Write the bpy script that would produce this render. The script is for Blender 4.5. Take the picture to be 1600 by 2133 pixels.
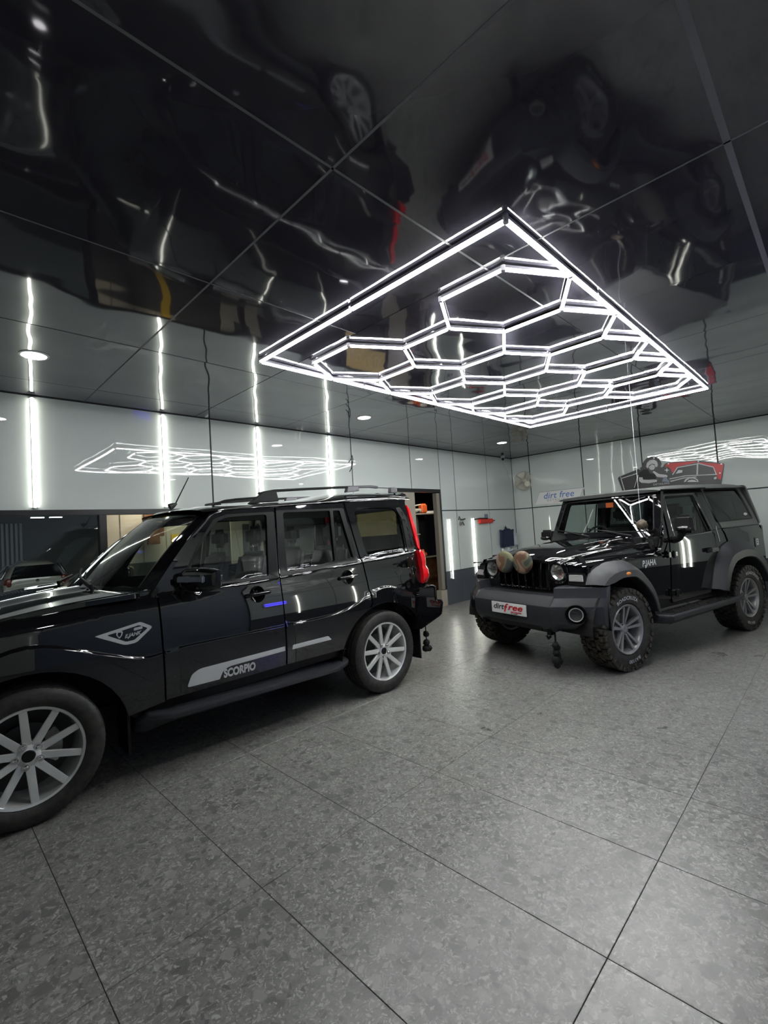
import bpy, bmesh, math, random
import numpy as np
from mathutils import Vector, Matrix
from mathutils.geometry import delaunay_2d_cdt
for o in list(bpy.data.objects): bpy.data.objects.remove(o)
sc = bpy.context.scene
COL = sc.collection
PI = math.pi
random.seed(4)

# ---------------------------------------------------------------- camera
FPX, YAW, PITCH, ROLL, EYE = 970.58, 0.778339, 0.0426196, -0.062912, 1.475
def cam_axes():
    cy, sy = math.cos(YAW), math.sin(YAW)
    f = Vector((cy, sy, 0)); r = Vector((sy, -cy, 0)); u = Vector((0, 0, 1))
    f2 = f*math.cos(PITCH)+u*math.sin(PITCH); u2 = u*math.cos(PITCH)-f*math.sin(PITCH)
    return r*math.cos(ROLL)+u2*math.sin(ROLL), u2*math.cos(ROLL)-r*math.sin(ROLL), f2
cr, cu, cf = cam_axes()
camd = bpy.data.cameras.new('camera'); cam = bpy.data.objects.new('camera', camd); COL.objects.link(cam)
camd.sensor_fit = 'HORIZONTAL'; camd.sensor_width = 36.0; camd.lens = FPX*36.0/1600.0
camd.clip_start = 0.05; camd.clip_end = 100
mw = Matrix(((cr.x, cu.x, -cf.x, 0), (cr.y, cu.y, -cf.y, 0), (cr.z, cu.z, -cf.z, EYE), (0, 0, 0, 1)))
cam.matrix_world = mw
sc.camera = cam

# ---------------------------------------------------------------- world, exposure
world = bpy.data.worlds.new('world'); sc.world = world; world.use_nodes = True
bg = world.node_tree.nodes['Background']; bg.inputs[0].default_value = (0.55, 0.62, 0.7, 1); bg.inputs[1].default_value = 0.5
sc.view_settings.view_transform = 'Standard'; sc.view_settings.look = 'None'
sc.view_settings.gamma = 1.0; sc.view_settings.use_curve_mapping = False
sc.view_settings.exposure = 2.13
HEX_STRENGTH, TUBE_STRENGTH, SPOT_STRENGTH, LOWTUBE_STRENGTH = 10.5, 5.2, 14.0, 7.0

# ---------------------------------------------------------------- materials
def new_mat(name):
    m = bpy.data.materials.new(name); m.use_nodes = True
    nt = m.node_tree; b = nt.nodes['Principled BSDF']
    return m, nt, b
def mat(name, col, rough=0.5, metal=0.0, ior=1.5, coat=0.0, emit=None, es=0.0, alpha=None):
    m, nt, b = new_mat(name)
    b.inputs['Base Color'].default_value = (*col, 1); b.inputs['Roughness'].default_value = rough
    b.inputs['Metallic'].default_value = metal; b.inputs['IOR'].default_value = ior
    b.inputs['Coat Weight'].default_value = coat; b.inputs['Coat Roughness'].default_value = 0.02
    if emit: b.inputs['Emission Color'].default_value = (*emit, 1); b.inputs['Emission Strength'].default_value = es
    return m
def nn(nt, t, **k):
    n = nt.nodes.new(t)
    for a, v in k.items(): setattr(n, a, v)
    return n
def add_bump(m, scale, dist, detail=1.0, strength=1.0, coord='Position', rand=0.0, detail_rough=0.5):
    nt = m.node_tree; b = nt.nodes['Principled BSDF']; L = nt.links.new
    g = nn(nt, 'ShaderNodeNewGeometry'); no = nn(nt, 'ShaderNodeTexNoise'); bu = nn(nt, 'ShaderNodeBump')
    no.inputs['Scale'].default_value = scale; no.inputs['Detail'].default_value = detail; no.inputs['Roughness'].default_value = detail_rough
    bu.inputs['Distance'].default_value = dist; bu.inputs['Strength'].default_value = strength
    if rand:
        oi = nn(nt, 'ShaderNodeObjectInfo'); mu = nn(nt, 'ShaderNodeVectorMath', operation='MULTIPLY_ADD')
        cb = nn(nt, 'ShaderNodeCombineXYZ')
        for i in range(3): L(oi.outputs['Random'], cb.inputs[i])
        mu.inputs[1].default_value = (rand, rand*1.7, rand*.6)
        L(cb.outputs[0], mu.inputs[0]); L(g.outputs['Position'], mu.inputs[2]); L(mu.outputs[0], no.inputs['Vector'])
    else: L(g.outputs['Position'], no.inputs['Vector'])
    L(no.outputs['Fac'], bu.inputs['Height']); L(bu.outputs[0], b.inputs['Normal'])
    return m
def vary(m, scale, c1, c2, detail=4, lo=.35, hi=.65, rough=None):
    nt = m.node_tree; b = nt.nodes['Principled BSDF']; L = nt.links.new
    g = nn(nt, 'ShaderNodeNewGeometry'); no = nn(nt, 'ShaderNodeTexNoise'); r = nn(nt, 'ShaderNodeValToRGB')
    no.inputs['Scale'].default_value = scale; no.inputs['Detail'].default_value = detail
    r.color_ramp.elements[0].position = lo; r.color_ramp.elements[0].color = (*c1, 1)
    r.color_ramp.elements[1].position = hi; r.color_ramp.elements[1].color = (*c2, 1)
    L(g.outputs['Position'], no.inputs['Vector']); L(no.outputs['Fac'], r.inputs['Fac']); L(r.outputs[0], b.inputs['Base Color'])
    return m
def glass(name, tint, base=0.05, rough=0.0, top=1.0):
    m = bpy.data.materials.new(name); m.use_nodes = True; nt = m.node_tree; nt.nodes.clear(); L = nt.links.new
    out = nn(nt, 'ShaderNodeOutputMaterial'); mx = nn(nt, 'ShaderNodeMixShader')
    tr = nn(nt, 'ShaderNodeBsdfTransparent'); gl = nn(nt, 'ShaderNodeBsdfGlossy')
    tr.inputs[0].default_value = (*tint, 1); gl.inputs['Roughness'].default_value = rough; gl.inputs[0].default_value = (1, 1, 1, 1)
    lw = nn(nt, 'ShaderNodeLayerWeight'); lw.inputs[0].default_value = 0.5
    pw = nn(nt, 'ShaderNodeMath', operation='POWER'); pw.inputs[1].default_value = 5.0
    ma = nn(nt, 'ShaderNodeMath', operation='MULTIPLY_ADD'); ma.inputs[1].default_value = top-base; ma.inputs[2].default_value = base
    L(lw.outputs['Facing'], pw.inputs[0]); L(pw.outputs[0], ma.inputs[0]); L(ma.outputs[0], mx.inputs[0])
    L(tr.outputs[0], mx.inputs[1]); L(gl.outputs[0], mx.inputs[2]); L(mx.outputs[0], out.inputs[0])
    return m

M = {}
M['paint'] = mat('black_gloss_paint', (0.004, 0.004, 0.005), 0.03, 0, 1.5, 0.9)
M['paint_dirty'] = add_bump(mat('black_paint_soft', (0.006, 0.006, 0.007), 0.16, 0, 1.5, 1.0), 30, .0002)
M['satin'] = mat('satin_black_trim', (0.009, 0.009, 0.010), 0.42, 0, 1.3)
M['plastic'] = add_bump(mat('textured_black_plastic', (0.024, 0.026, 0.031), 0.42), 700, .0004, 2)
M['top'] = add_bump(mat('matte_grey_hardtop', (0.105, 0.112, 0.108), 0.42), 900, .0004, 2)
M['rubber'] = add_bump(mat('tyre_rubber', (0.018, 0.017, 0.016), 0.62), 60, .001, 4)
vary(M['rubber'], 25, (0.014, 0.014, 0.014), (0.038, 0.034, 0.028), 5, .4, .75)
M['rubber_dusty'] = mat('dusty_tread_rubber', (0.05, 0.045, 0.035), 0.8)
vary(M['rubber_dusty'], 30, (0.018, 0.017, 0.015), (0.10, 0.085, 0.06), 5, .4, .7)
M['silver'] = mat('silver_alloy', (0.74, 0.75, 0.74), 0.27, 0.55)
M['gunmetal'] = mat('gunmetal_alloy', (0.30, 0.30, 0.305), 0.32, 0.4)
M['rim_dark'] = mat('dark_rim_barrel', (0.05, 0.05, 0.05), 0.5, 0.5)
M['chrome'] = mat('chrome', (0.75, 0.75, 0.75), 0.06, 1.0)
M['railcap'] = mat('dark_silver_cap', (0.10, 0.10, 0.11), 0.4, 0.5)
M['board'] = mat('dark_board', (0.05, 0.05, 0.048), 0.6)
M['dimred'] = mat('dim_red_lamp', (0.10, 0.012, 0.008), 0.3)
M['steel'] = mat('brushed_steel', (0.35, 0.34, 0.33), 0.4, 0.9)
M['white_decal'] = mat('pale_grey_decal', (0.50, 0.51, 0.52), 0.35)
M['white'] = mat('white_paint', (0.72, 0.73, 0.73), 0.35)
M['black'] = mat('matte_black', (0.006, 0.006, 0.006), 0.8)
M['darkin'] = mat('dark_interior', (0.012, 0.012, 0.013), 0.7)
M['seat'] = mat('grey_seat_fabric', (0.10, 0.10, 0.105), 0.75)
M['carglass'] = glass('tinted_car_glass', (0.62, 0.68, 0.66), 0.05)
M['privacy'] = glass('privacy_glass', (0.10, 0.12, 0.12), 0.07)
M['quarterglass'] = glass('quarter_car_glass', (0.80, 0.84, 0.82), 0.05)
M['clearglass'] = glass('clear_glass', (0.9, 0.93, 0.92), 0.05)
M['filmglass'] = glass('reflective_film_window', (0.62, 0.66, 0.64), 0.07)
M['lens'] = glass('lamp_lens', (0.85, 0.88, 0.88), 0.06)
M['redlens'] = mat('red_lamp_plastic', (0.62, 0.006, 0.012), 0.07, 0, 1.5, 1.0)
M['orangelens'] = mat('orange_marker_plastic', (0.75, 0.22, 0.02), 0.2, 0, 1.5, .5)
M['red'] = mat('red_plastic', (0.60, 0.03, 0.02), 0.35)
M['redprint'] = mat('red_print', (0.55, 0.01, 0.015), 0.4)
M['blackprint'] = mat('black_print', (0.01, 0.01, 0.012), 0.4)
M['blueprint'] = mat('blue_print', (0.05, 0.17, 0.48), 0.35)
M['greyprint'] = mat('grey_print', (0.16, 0.20, 0.27), 0.4)
M['navy'] = add_bump(mat('navy_cloth', (0.018, 0.024, 0.065), 0.85), 40, .006, 3)
M['towel'] = add_bump(mat('white_towel', (0.62, 0.66, 0.68), 0.9), 50, .006, 3)
M['beige'] = mat('beige_laminate', (0.36, 0.33, 0.27), 0.5)
M['beige_dark'] = mat('beige_aluminium', (0.22, 0.20, 0.165), 0.4)
M['wood'] = vary(mat('brown_wood', (0.12, 0.05, 0.02), 0.5), 6, (0.07, 0.028, 0.012), (0.19, 0.085, 0.035), 6)
M['navywall'] = mat('navy_store_wall', (0.012, 0.014, 0.03), 0.7)
M['orange'] = mat('orange_plastic', (0.70, 0.13, 0.03), 0.4)
M['ivory'] = mat('ivory_plastic', (0.52, 0.51, 0.42), 0.4)
M['husk'] = vary(mat('brown_husk', (0.10, 0.08, 0.055), 0.8), 30, (0.05, 0.04, 0.03), (0.16, 0.13, 0.09))
M['yellow'] = mat('yellow_paint', (0.55, 0.36, 0.03), 0.5)
M['frame'] = mat('dark_window_frame', (0.018, 0.018, 0.022), 0.35)
M['alu'] = mat('aluminium_housing', (0.36, 0.35, 0.40), 0.35, 0.6)
M['clear'] = mat('clear_connector', (0.55, 0.53, 0.58), 0.25)
M['bowl'] = mat('lamp_reflector', (0.85, 0.86, 0.84), 0.12, 0.6)
M['carwhite'] = mat('pearl_white_paint', (0.26, 0.25, 0.215), 0.25, 0, 1.5, 1.0)
M['brick'] = mat('outdoor_wall', (0.20, 0.21, 0.20), 0.8)
M['hex'] = mat('hex_led', (0.9, 0.9, 0.9), 0.5, emit=(0.97, 0.985, 0.965), es=HEX_STRENGTH)
M['tube'] = mat('wall_led', (0.9, 0.9, 0.9), 0.5, emit=(1.0, 1.0, 0.88), es=TUBE_STRENGTH)
M['lowtube'] = mat('low_wall_led', (0.9, 0.9, 0.9), 0.5, emit=(1.0, 1.0, 0.93), es=LOWTUBE_STRENGTH)
M['spot'] = mat('downlight_led', (0.9, 0.9, 0.9), 0.5, emit=(1.0, 0.96, 1.0), es=SPOT_STRENGTH)
M['blueled'] = mat('blue_led', (0.1, 0.1, 0.9), 0.5, emit=(0.05, 0.04, 1.0), es=9.0)

# glossy cladding sheets (oil-canned), black mirror ceiling, terrazzo tile
M['acp'] = add_bump(mat('grey_white_cladding', (0.555, 0.605, 0.59), 0.02, 0, 1.45), 0.8, .010, 1.0, 1.0, rand=7)
M['dado'] = mat('dark_dado', (0.05, 0.055, 0.06), 0.3)
M['acp_band'] = add_bump(mat('slate_cladding', (0.075, 0.085, 0.10), 0.12, 0, 1.45), 0.9, .012, 1.0, rand=7)
M['acp_joint'] = mat('black_joint', (0.006, 0.008, 0.008), 0.6)
M['ceil'] = add_bump(mat('black_mirror_ceiling', (0.042, 0.040, 0.052), 0.045, 0, 1.95), 1.25, .019, 1.6, 1.0, rand=9)
M['ceil_joint'] = mat('grey_sealant', (0.16, 0.16, 0.165), 0.6)
def terrazzo():
    m, nt, b = new_mat('grey_terrazzo_tile'); L = nt.links.new
    g = nn(nt, 'ShaderNodeNewGeometry'); oi = nn(nt, 'ShaderNodeObjectInfo')
    cb = nn(nt, 'ShaderNodeCombineXYZ'); L(oi.outputs['Random'], cb.inputs[0]); L(oi.outputs['Random'], cb.inputs[1])
    off = nn(nt, 'ShaderNodeVectorMath', operation='MULTIPLY_ADD'); off.inputs[1].default_value = (31, 17, 0)
    L(cb.outputs[0], off.inputs[0]); L(g.outputs['Position'], off.inputs[2])
    wn = nn(nt, 'ShaderNodeTexNoise'); wn.inputs['Scale'].default_value = 26; wn.inputs['Detail'].default_value = 4
    L(off.outputs[0], wn.inputs['Vector'])
    wo = nn(nt, 'ShaderNodeVectorMath', operation='MULTIPLY_ADD'); wo.inputs[1].default_value = (.075, .075, 0)
    L(wn.outputs['Color'], wo.inputs[0]); L(off.outputs[0], wo.inputs[2])
    def layer(scale, thr, dist):
        v = nn(nt, 'ShaderNodeTexVoronoi'); v.inputs['Scale'].default_value = scale; v.voronoi_dimensions = '2D'
        L(wo.outputs[0], v.inputs['Vector'])
        sx = nn(nt, 'ShaderNodeSeparateColor'); L(v.outputs['Color'], sx.inputs[0])
        a = nn(nt, 'ShaderNodeMath', operation='GREATER_THAN'); a.inputs[1].default_value = thr; L(sx.outputs[0], a.inputs[0])
        mr = nn(nt, 'ShaderNodeMapRange'); mr.inputs[1].default_value = dist; mr.inputs[2].default_value = dist*.75
        L(v.outputs['Distance'], mr.inputs[0])
        mu = nn(nt, 'ShaderNodeMath', operation='MULTIPLY'); L(a.outputs[0], mu.inputs[0]); L(mr.outputs[0], mu.inputs[1])
        return mu, sx
    base = nn(nt, 'ShaderNodeTexNoise'); base.inputs['Scale'].default_value = 45; base.inputs['Detail'].default_value = 6; base.inputs['Roughness'].default_value = .75
    L(off.outputs[0], base.inputs['Vector'])
    r = nn(nt, 'ShaderNodeValToRGB'); r.color_ramp.elements[0].position = .30; r.color_ramp.elements[0].color = (.124, .124, .117, 1)
    r.color_ramp.elements[1].position = .72; r.color_ramp.elements[1].color = (.208, .208, .198, 1); L(base.outputs['Fac'], r.inputs['Fac'])
    cur = r.outputs[0]
    for scale, thr, dist, col in ((70, .70, .46, (.225, .226, .213)), (85, .72, .46, (.118, .119, .112)), (120, .80, .45, (.33, .33, .31)), (11, .90, .42, (.105, .106, .100)), (19, .84, .42, (.098, .099, .094)), (15, .90, .40, (.225, .226, .212)), (34, .88, .40, (.27, .27, .255)), (62, .86, .40, (.34, .34, .32)), (42, .88, .42, (.085, .085, .082))):
        mu, sx = layer(scale, thr, dist)
        mx = nn(nt, 'ShaderNodeMix', data_type='RGBA'); mx.inputs['B'].default_value = (*col, 1)
        ms = nn(nt, 'ShaderNodeMath', operation='MULTIPLY'); ms.inputs[1].default_value = .85; L(mu.outputs[0], ms.inputs[0])
        L(ms.outputs[0], mx.inputs['Factor']); L(cur, mx.inputs['A']); cur = mx.outputs['Result']
    bl = nn(nt, 'ShaderNodeTexNoise'); bl.inputs['Scale'].default_value = 1.3; bl.inputs['Detail'].default_value = 5
    L(g.outputs['Position'], bl.inputs['Vector'])
    r2 = nn(nt, 'ShaderNodeMapRange'); r2.inputs[1].default_value = .3; r2.inputs[2].default_value = .7; r2.inputs[3].default_value = .27; r2.inputs[4].default_value = .31
    L(bl.outputs['Fac'], r2.inputs[0]); L(r2.outputs[0], b.inputs['Roughness'])
    L(cur, b.inputs['Base Color']); b.inputs['IOR'].default_value = 1.5
    bu = nn(nt, 'ShaderNodeBump'); bu.inputs['Distance'].default_value = .0006; L(base.outputs['Fac'], bu.inputs['Height']); L(bu.outputs[0], b.inputs['Normal'])
    return m
M['floor'] = terrazzo()
M['grout'] = mat('dark_grout', (0.045, 0.042, 0.038), 0.9)
M['camo'] = mat('camo', (0.1, 0.1, 0.05), 0.8)
def camo():
    nt = M['camo'].node_tree; b = nt.nodes['Principled BSDF']; L = nt.links.new
    tc = nn(nt, 'ShaderNodeTexCoord'); oi = nn(nt, 'ShaderNodeObjectInfo'); ad = nn(nt, 'ShaderNodeVectorMath', operation='ADD')
    L(tc.outputs['Object'], ad.inputs[0]); L(oi.outputs['Random'], ad.inputs[1])
    no = nn(nt, 'ShaderNodeTexNoise'); no.inputs['Scale'].default_value = 5.5; no.inputs['Detail'].default_value = 1.0; no.inputs['Distortion'].default_value = .3
    L(ad.outputs[0], no.inputs['Vector'])
    r = nn(nt, 'ShaderNodeValToRGB'); r.color_ramp.interpolation = 'CONSTANT'; e = r.color_ramp.elements
    e[0].color = (.045, .055, .05, 1); e[1].position = .42; e[1].color = (.13, .125, .07, 1)
    x = e.new(.50); x.color = (.13, .065, .04, 1); x = e.new(.60); x.color = (.22, .16, .11, 1)
    L(no.outputs['Fac'], r.inputs['Fac']); L(r.outputs[0], b.inputs['Base Color'])
camo()
def goldmat():
    return mat('gold_wallpaper', (0.40, 0.29, 0.11), 0.45)
M['gold'] = mat('gold_wallpaper', (0.80, 0.58, 0.25), 0.45); M['goldline'] = mat('pale_gold_line', (0.95, 0.88, 0.62), 0.4)

# ---------------------------------------------------------------- mesh helpers
def tag(o, label=None, cat=None, group=None, kind=None):
    if label: o['label'] = label
    if cat: o['category'] = cat
    if group: o['group'] = group
    if kind: o['kind'] = kind
    return o
def thing(name, label, cat, loc=(0, 0, 0), rz=0.0, group=None, kind=None):
    o = bpy.data.objects.new(name, None); COL.objects.link(o); o.location = loc; o.rotation_euler = (0, 0, rz)
    o.empty_display_size = .1
    return tag(o, label, cat, group, kind)
def link(name, me, m, parent=None, loc=None, rot=None):
    o = bpy.data.objects.new(name, me); COL.objects.link(o)
    if m is not None and len(me.materials) == 0: me.materials.append(m)
    if parent is not None: o.parent = parent
    if loc is not None: o.location = loc
    if rot is not None: o.rotation_euler = rot
    return o
def mesh(vs, fs, smooth=False, name='m', angle=None):
    me = bpy.data.meshes.new(name); me.from_pydata([tuple(v) for v in vs], [], [tuple(f) for f in fs]); me.update()
    if smooth:
        me.polygons.foreach_set('use_smooth', [True]*len(me.polygons))
        if angle is not None: me.set_sharp_from_angle(angle=math.radians(angle))
    return me
class MB:
    """collects geometry for one mesh"""
    def __init__(s): s.v = []; s.f = []
    def add(s, vs, fs):
        b = len(s.v); s.v += [tuple(v) for v in vs]; s.f += [tuple(i+b for i in f) for f in fs]; return s
    def box(s, x0, x1, y0, y1, z0, z1):
        return s.add([(x0, y0, z0), (x1, y0, z0), (x1, y1, z0), (x0, y1, z0), (x0, y0, z1), (x1, y0, z1), (x1, y1, z1), (x0, y1, z1)],
                     [(0, 3, 2, 1), (4, 5, 6, 7), (0, 1, 5, 4), (1, 2, 6, 5), (2, 3, 7, 6), (3, 0, 4, 7)])
    def hexa(s, p):  # 8 points: bottom 4, top 4
        return s.add(p, [(0, 3, 2, 1), (4, 5, 6, 7), (0, 1, 5, 4), (1, 2, 6, 5), (2, 3, 7, 6), (3, 0, 4, 7)])
    def tube(s, pts, r, n=8, caps=True):
        pts = [Vector(p) for p in pts]; rs = r if isinstance(r, (list, tuple)) else [r]*len(pts)
        rings = []; up = Vector((0, 0, 1)); prev = None
        for i, p in enumerate(pts):
            d = (pts[min(i+1, len(pts)-1)]-pts[max(i-1, 0)]).normalized()
            if prev is None:
                a = d.cross(up); a = a if a.length > 1e-3 else d.cross(Vector((1, 0, 0)))
            else: a = prev-d*prev.dot(d)
            a.normalize(); b = d.cross(a); prev = a
            rings.append([p+(a*math.cos(t)+b*math.sin(t))*rs[i] for t in [2*PI*k/n for k in range(n)]])
        vs = [v for rg in rings for v in rg]; fs = []
        for i in range(len(rings)-1):
            for k in range(n): fs.append((i*n+k, i*n+(k+1) % n, (i+1)*n+(k+1) % n, (i+1)*n+k))
        if caps: fs.append(tuple(reversed(range(n)))); fs.append(tuple((len(rings)-1)*n+k for k in range(n)))
        return s.add(vs, fs)
    def lathe(s, prof, n=32, axis='y', c=(0, 0, 0), mod=None, close=False):
        """prof: list of (radius, axial)"""
        vs = []
        for j, (r, a) in enumerate(prof):
            for k in range(n):
                t = 2*PI*k/n; rr = r if mod is None else mod(j, k, r)
                x, z = rr*math.cos(t), rr*math.sin(t)
                p = (x, a, z) if axis == 'y' else ((a, x, z) if axis == 'x' else (x, z, a))
                vs.append((p[0]+c[0], p[1]+c[1], p[2]+c[2]))
        fs = []; J = len(prof)
        for j in range(J-1 if not close else J):
            j2 = (j+1) % J
            for k in range(n): fs.append((j*n+k, j*n+(k+1) % n, j2*n+(k+1) % n, j2*n+k))
        return s.add(vs, fs)
    def prism(s, poly, F0, F1):
        """polygon swept between two mappings"""
        n = len(poly); vs = [F0(*p) for p in poly]+[F1(*p) for p in poly]
        fs = [tuple(reversed(range(n))), tuple(range(n, 2*n))]+[(k, (k+1) % n, n+(k+1) % n, n+k) for k in range(n)]
        return s.add(vs, fs)
    def sphere(s, c, r, n=12, m=8, sc=(1, 1, 1)):
        vs = [(c[0], c[1], c[2]+r*sc[2])]
        for i in range(1, m):
            a = PI*i/m
            for k in range(n):
                t = 2*PI*k/n; vs.append((c[0]+r*sc[0]*math.sin(a)*math.cos(t), c[1]+r*sc[1]*math.sin(a)*math.sin(t), c[2]+r*sc[2]*math.cos(a)))
        vs.append((c[0], c[1], c[2]-r*sc[2])); fs = [(0, 1+k, 1+(k+1) % n) for k in range(n)]
        for i in range(m-2):
            for k in range(n): fs.append((1+i*n+k, 1+(i+1)*n+k, 1+(i+1)*n+(k+1) % n, 1+i*n+(k+1) % n))
        e = len(vs)-1; fs += [(e, 1+(m-2)*n+(k+1) % n, 1+(m-2)*n+k) for k in range(n)]
        return s.add(vs, fs)
    def build(s, name, m, parent=None, smooth=False, angle=35, bevel=0, seg=2, loc=None, rot=None, tris=False):
        me = mesh(s.v, s.f, False, name)
        bm = bmesh.new(); bm.from_mesh(me)
        bmesh.ops.recalc_face_normals(bm, faces=bm.faces)
        if bevel:
            es = [e for e in bm.edges if len(e.link_faces) == 2 and e.calc_face_angle(0) > .4]
            bmesh.ops.bevel(bm, geom=es, offset=bevel, segments=seg, affect='EDGES', clamp_overlap=True)
        bm.to_mesh(me); bm.free()
        if smooth or bevel:
            me.polygons.foreach_set('use_smooth', [True]*len(me.polygons)); me.set_sharp_from_angle(angle=math.radians(angle))
        return link(name, me, m, parent, loc, rot)
def box(name, m, parent, a, b, bevel=0, seg=2, rot=None, loc=None):
    q = MB(); q.box(a[0], b[0], a[1], b[1], a[2], b[2]); return q.build(name, m, parent, bevel=bevel, seg=seg, rot=rot, loc=loc)

def inpoly(P, poly):
    x, y = P[:, 0], P[:, 1]; ins = np.zeros(len(P), bool); n = len(poly)
    for i in range(n):
        x1, y1 = poly[i]; x2, y2 = poly[(i+1) % n]
        c = ((y1 > y) != (y2 > y))
        if abs(y2-y1) > 1e-12: ins ^= c & (x < (x2-x1)*(y-y1)/(y2-y1)+x1)
    return ins
def dens(poly, step):
    out = []
    for i in range(len(poly)):
        a = np.array(poly[i], float); b = np.array(poly[(i+1) % len(poly)], float)
        n = max(1, int(math.ceil(np.linalg.norm(b-a)/step)))
        for k in range(n): out.append(tuple(a+(b-a)*k/n))
    return out
def rnd(poly, r, n=4):
    """round polygon corners"""
    out = []; N = len(poly)
    for i in range(N):
        p0, p, p1 = (Vector(poly[i-1]), Vector(poly[i]), Vector(poly[(i+1) % N]))
        rr = r[i] if isinstance(r, (list, tuple)) else r
        a = p0-p; b = p1-p
        if rr <= 0 or a.length < 1e-5 or b.length < 1e-5: out.append(tuple(p)); continue
        d = min(rr, a.length*.49, b.length*.49); A = p+a.normalized()*d; B = p+b.normalized()*d
        for k in range(n+1):
            t = k/n; q = A*(1-t)**2+p*2*t*(1-t)+B*t*t; out.append((q.x, q.y))
    return out
def panel(name, poly, F, m, parent=None, holes=(), step=.05, out=(0, -1, 0), th=.02, inw=None, loc=None, flange=True, lines=()):
    """sheet cut to a 2-D outline (with holes) and bent over the surface F, with folded edges"""
    poly = dens(poly, step); holes = [dens(h, step) for h in holes]
    loops = [poly]+holes; pts = []; edges = []
    for l in loops:
        b = len(pts); pts += l; edges += [(b+i, b+(i+1) % len(l)) for i in range(len(l))]
    ln = []
    for l in lines:
        l = [p for p in l]; k = inpoly(np.array(l), poly)
        for h in holes: k &= ~inpoly(np.array(l), h)
        for i in range(len(l)):
            if k[i]:
                if i and k[i-1]: edges.append((len(pts)+len(ln)-1, len(pts)+len(ln)))
                ln.append(l[i])
    nb = len(pts); pts += ln
    A = np.array(poly); u0, v0 = A.min(0); u1, v1 = A.max(0)
    gu = np.arange(u0+step*.5, u1, step); gv = np.arange(v0+step*.5, v1, step)
    G = np.array([(a, b) for b in gv for a in gu]) if len(gu) and len(gv) else np.zeros((0, 2))
    if len(G):
        k = inpoly(G, poly)
        for h in holes: k &= ~inpoly(G, h)
        G = G[k]
        B = np.array(pts)
        if len(G):
            d = np.sqrt(((G[:, None, :]-B[None, :, :])**2).sum(2)).min(1); G = G[d > step*.45]
    allp = pts+[tuple(g) for g in G]
    V, E, Fc, ov, oe, of = delaunay_2d_cdt([Vector(p) for p in allp], edges, [], 0, 1e-6)
    P = np.array([tuple(v) for v in V]); T = np.array([tuple(f) for f in Fc if len(f) == 3])
    cen = P[T].mean(1); k = inpoly(cen, poly)
    for h in holes: k &= ~inpoly(cen, h)
    T = T[k]
    e = 1e-3; o = Vector(out)
    vs = []; ns = []
    for (u, v) in P:
        p = Vector(F(u, v)); du = Vector(F(u+e, v))-Vector(F(u-e, v)); dv = Vector(F(u, v+e))-Vector(F(u, v-e))
        n = du.cross(dv); n.normalize()
        if n.dot(o) < 0: n = -n
        vs.append(p); ns.append(n)
    fs = []
    t0 = T[len(T)//2] if len(T) else None
    for t in T:
        a, b, c = (vs[i] for i in t); nn_ = (b-a).cross(c-a)
        fs.append(tuple(t) if nn_.dot(ns[t[0]]) >= 0 else (t[0], t[2], t[1]))
    if flange:
        iw = Vector(inw) if inw is not None else -o; iw.normalize()
        for l in loops:
            b = len(vs); n = len(l)
            for (u, v) in l:
                p = Vector(F(u, v)); vs.append(p); ns.append(Vector((0, 0, 0)))
            for (u, v) in l:
                p = Vector(F(u, v)); vs.append(p+iw*th); ns.append(Vector((0, 0, 0)))
            for i in range(n): j = (i+1) % n; fs.append((b+i, b+n+i, b+n+j, b+j))
    me = mesh(vs, fs, True, name)
    # flange rings get face-averaged normals, skin keeps exact surface normals
    me.normals_split_custom_set_from_vertices([tuple(n) for n in ns])
    return link(name, me, m, parent, loc)

FONT = None
def text_mesh(body, size=1.0, depth=0.0, shear=0.0, align='CENTER', spacing=1.0, bold=0.0):
    c = bpy.data.curves.new('txt', 'FONT'); c.body = body; c.size = size; c.extrude = depth; c.shear = shear
    c.align_x = align; c.align_y = 'CENTER'; c.space_character = spacing; c.offset = bold; c.resolution_u = 3
    o = bpy.data.objects.new('txt', c); me = bpy.data.meshes.new_from_object(o)
    v = [tuple(p.co) for p in me.vertices]; f = [tuple(p.vertices) for p in me.polygons]
    bpy.data.objects.remove(o); bpy.data.curves.remove(c); bpy.data.meshes.remove(me)
    return v, f
def text(name, body, F, m, parent=None, size=.1, **k):
    """lettering mapped through F(u,v)->xyz"""
    v, f = text_mesh(body, size, **k)
    return link(name, mesh([F(p[0], p[1]) for p in v], f), m, parent)
def flat(name, poly, F, m, parent, th=0.0, out=None):
    q = MB()
    if th and out is not None:
        o = Vector(out).normalized()*th
        q.prism(poly, F, lambda u, v: tuple(Vector(F(u, v))+o)); return q.build(name, m, parent)
    q.add([F(*p) for p in poly], [tuple(range(len(poly)))]); return link(name, mesh(q.v, q.f), m, parent)
# ================================================================ SETTING
XW0, XW1, YW0, YW1, ZC = -1.0, 9.97, -1.0, 5.52, 3.013
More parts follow.
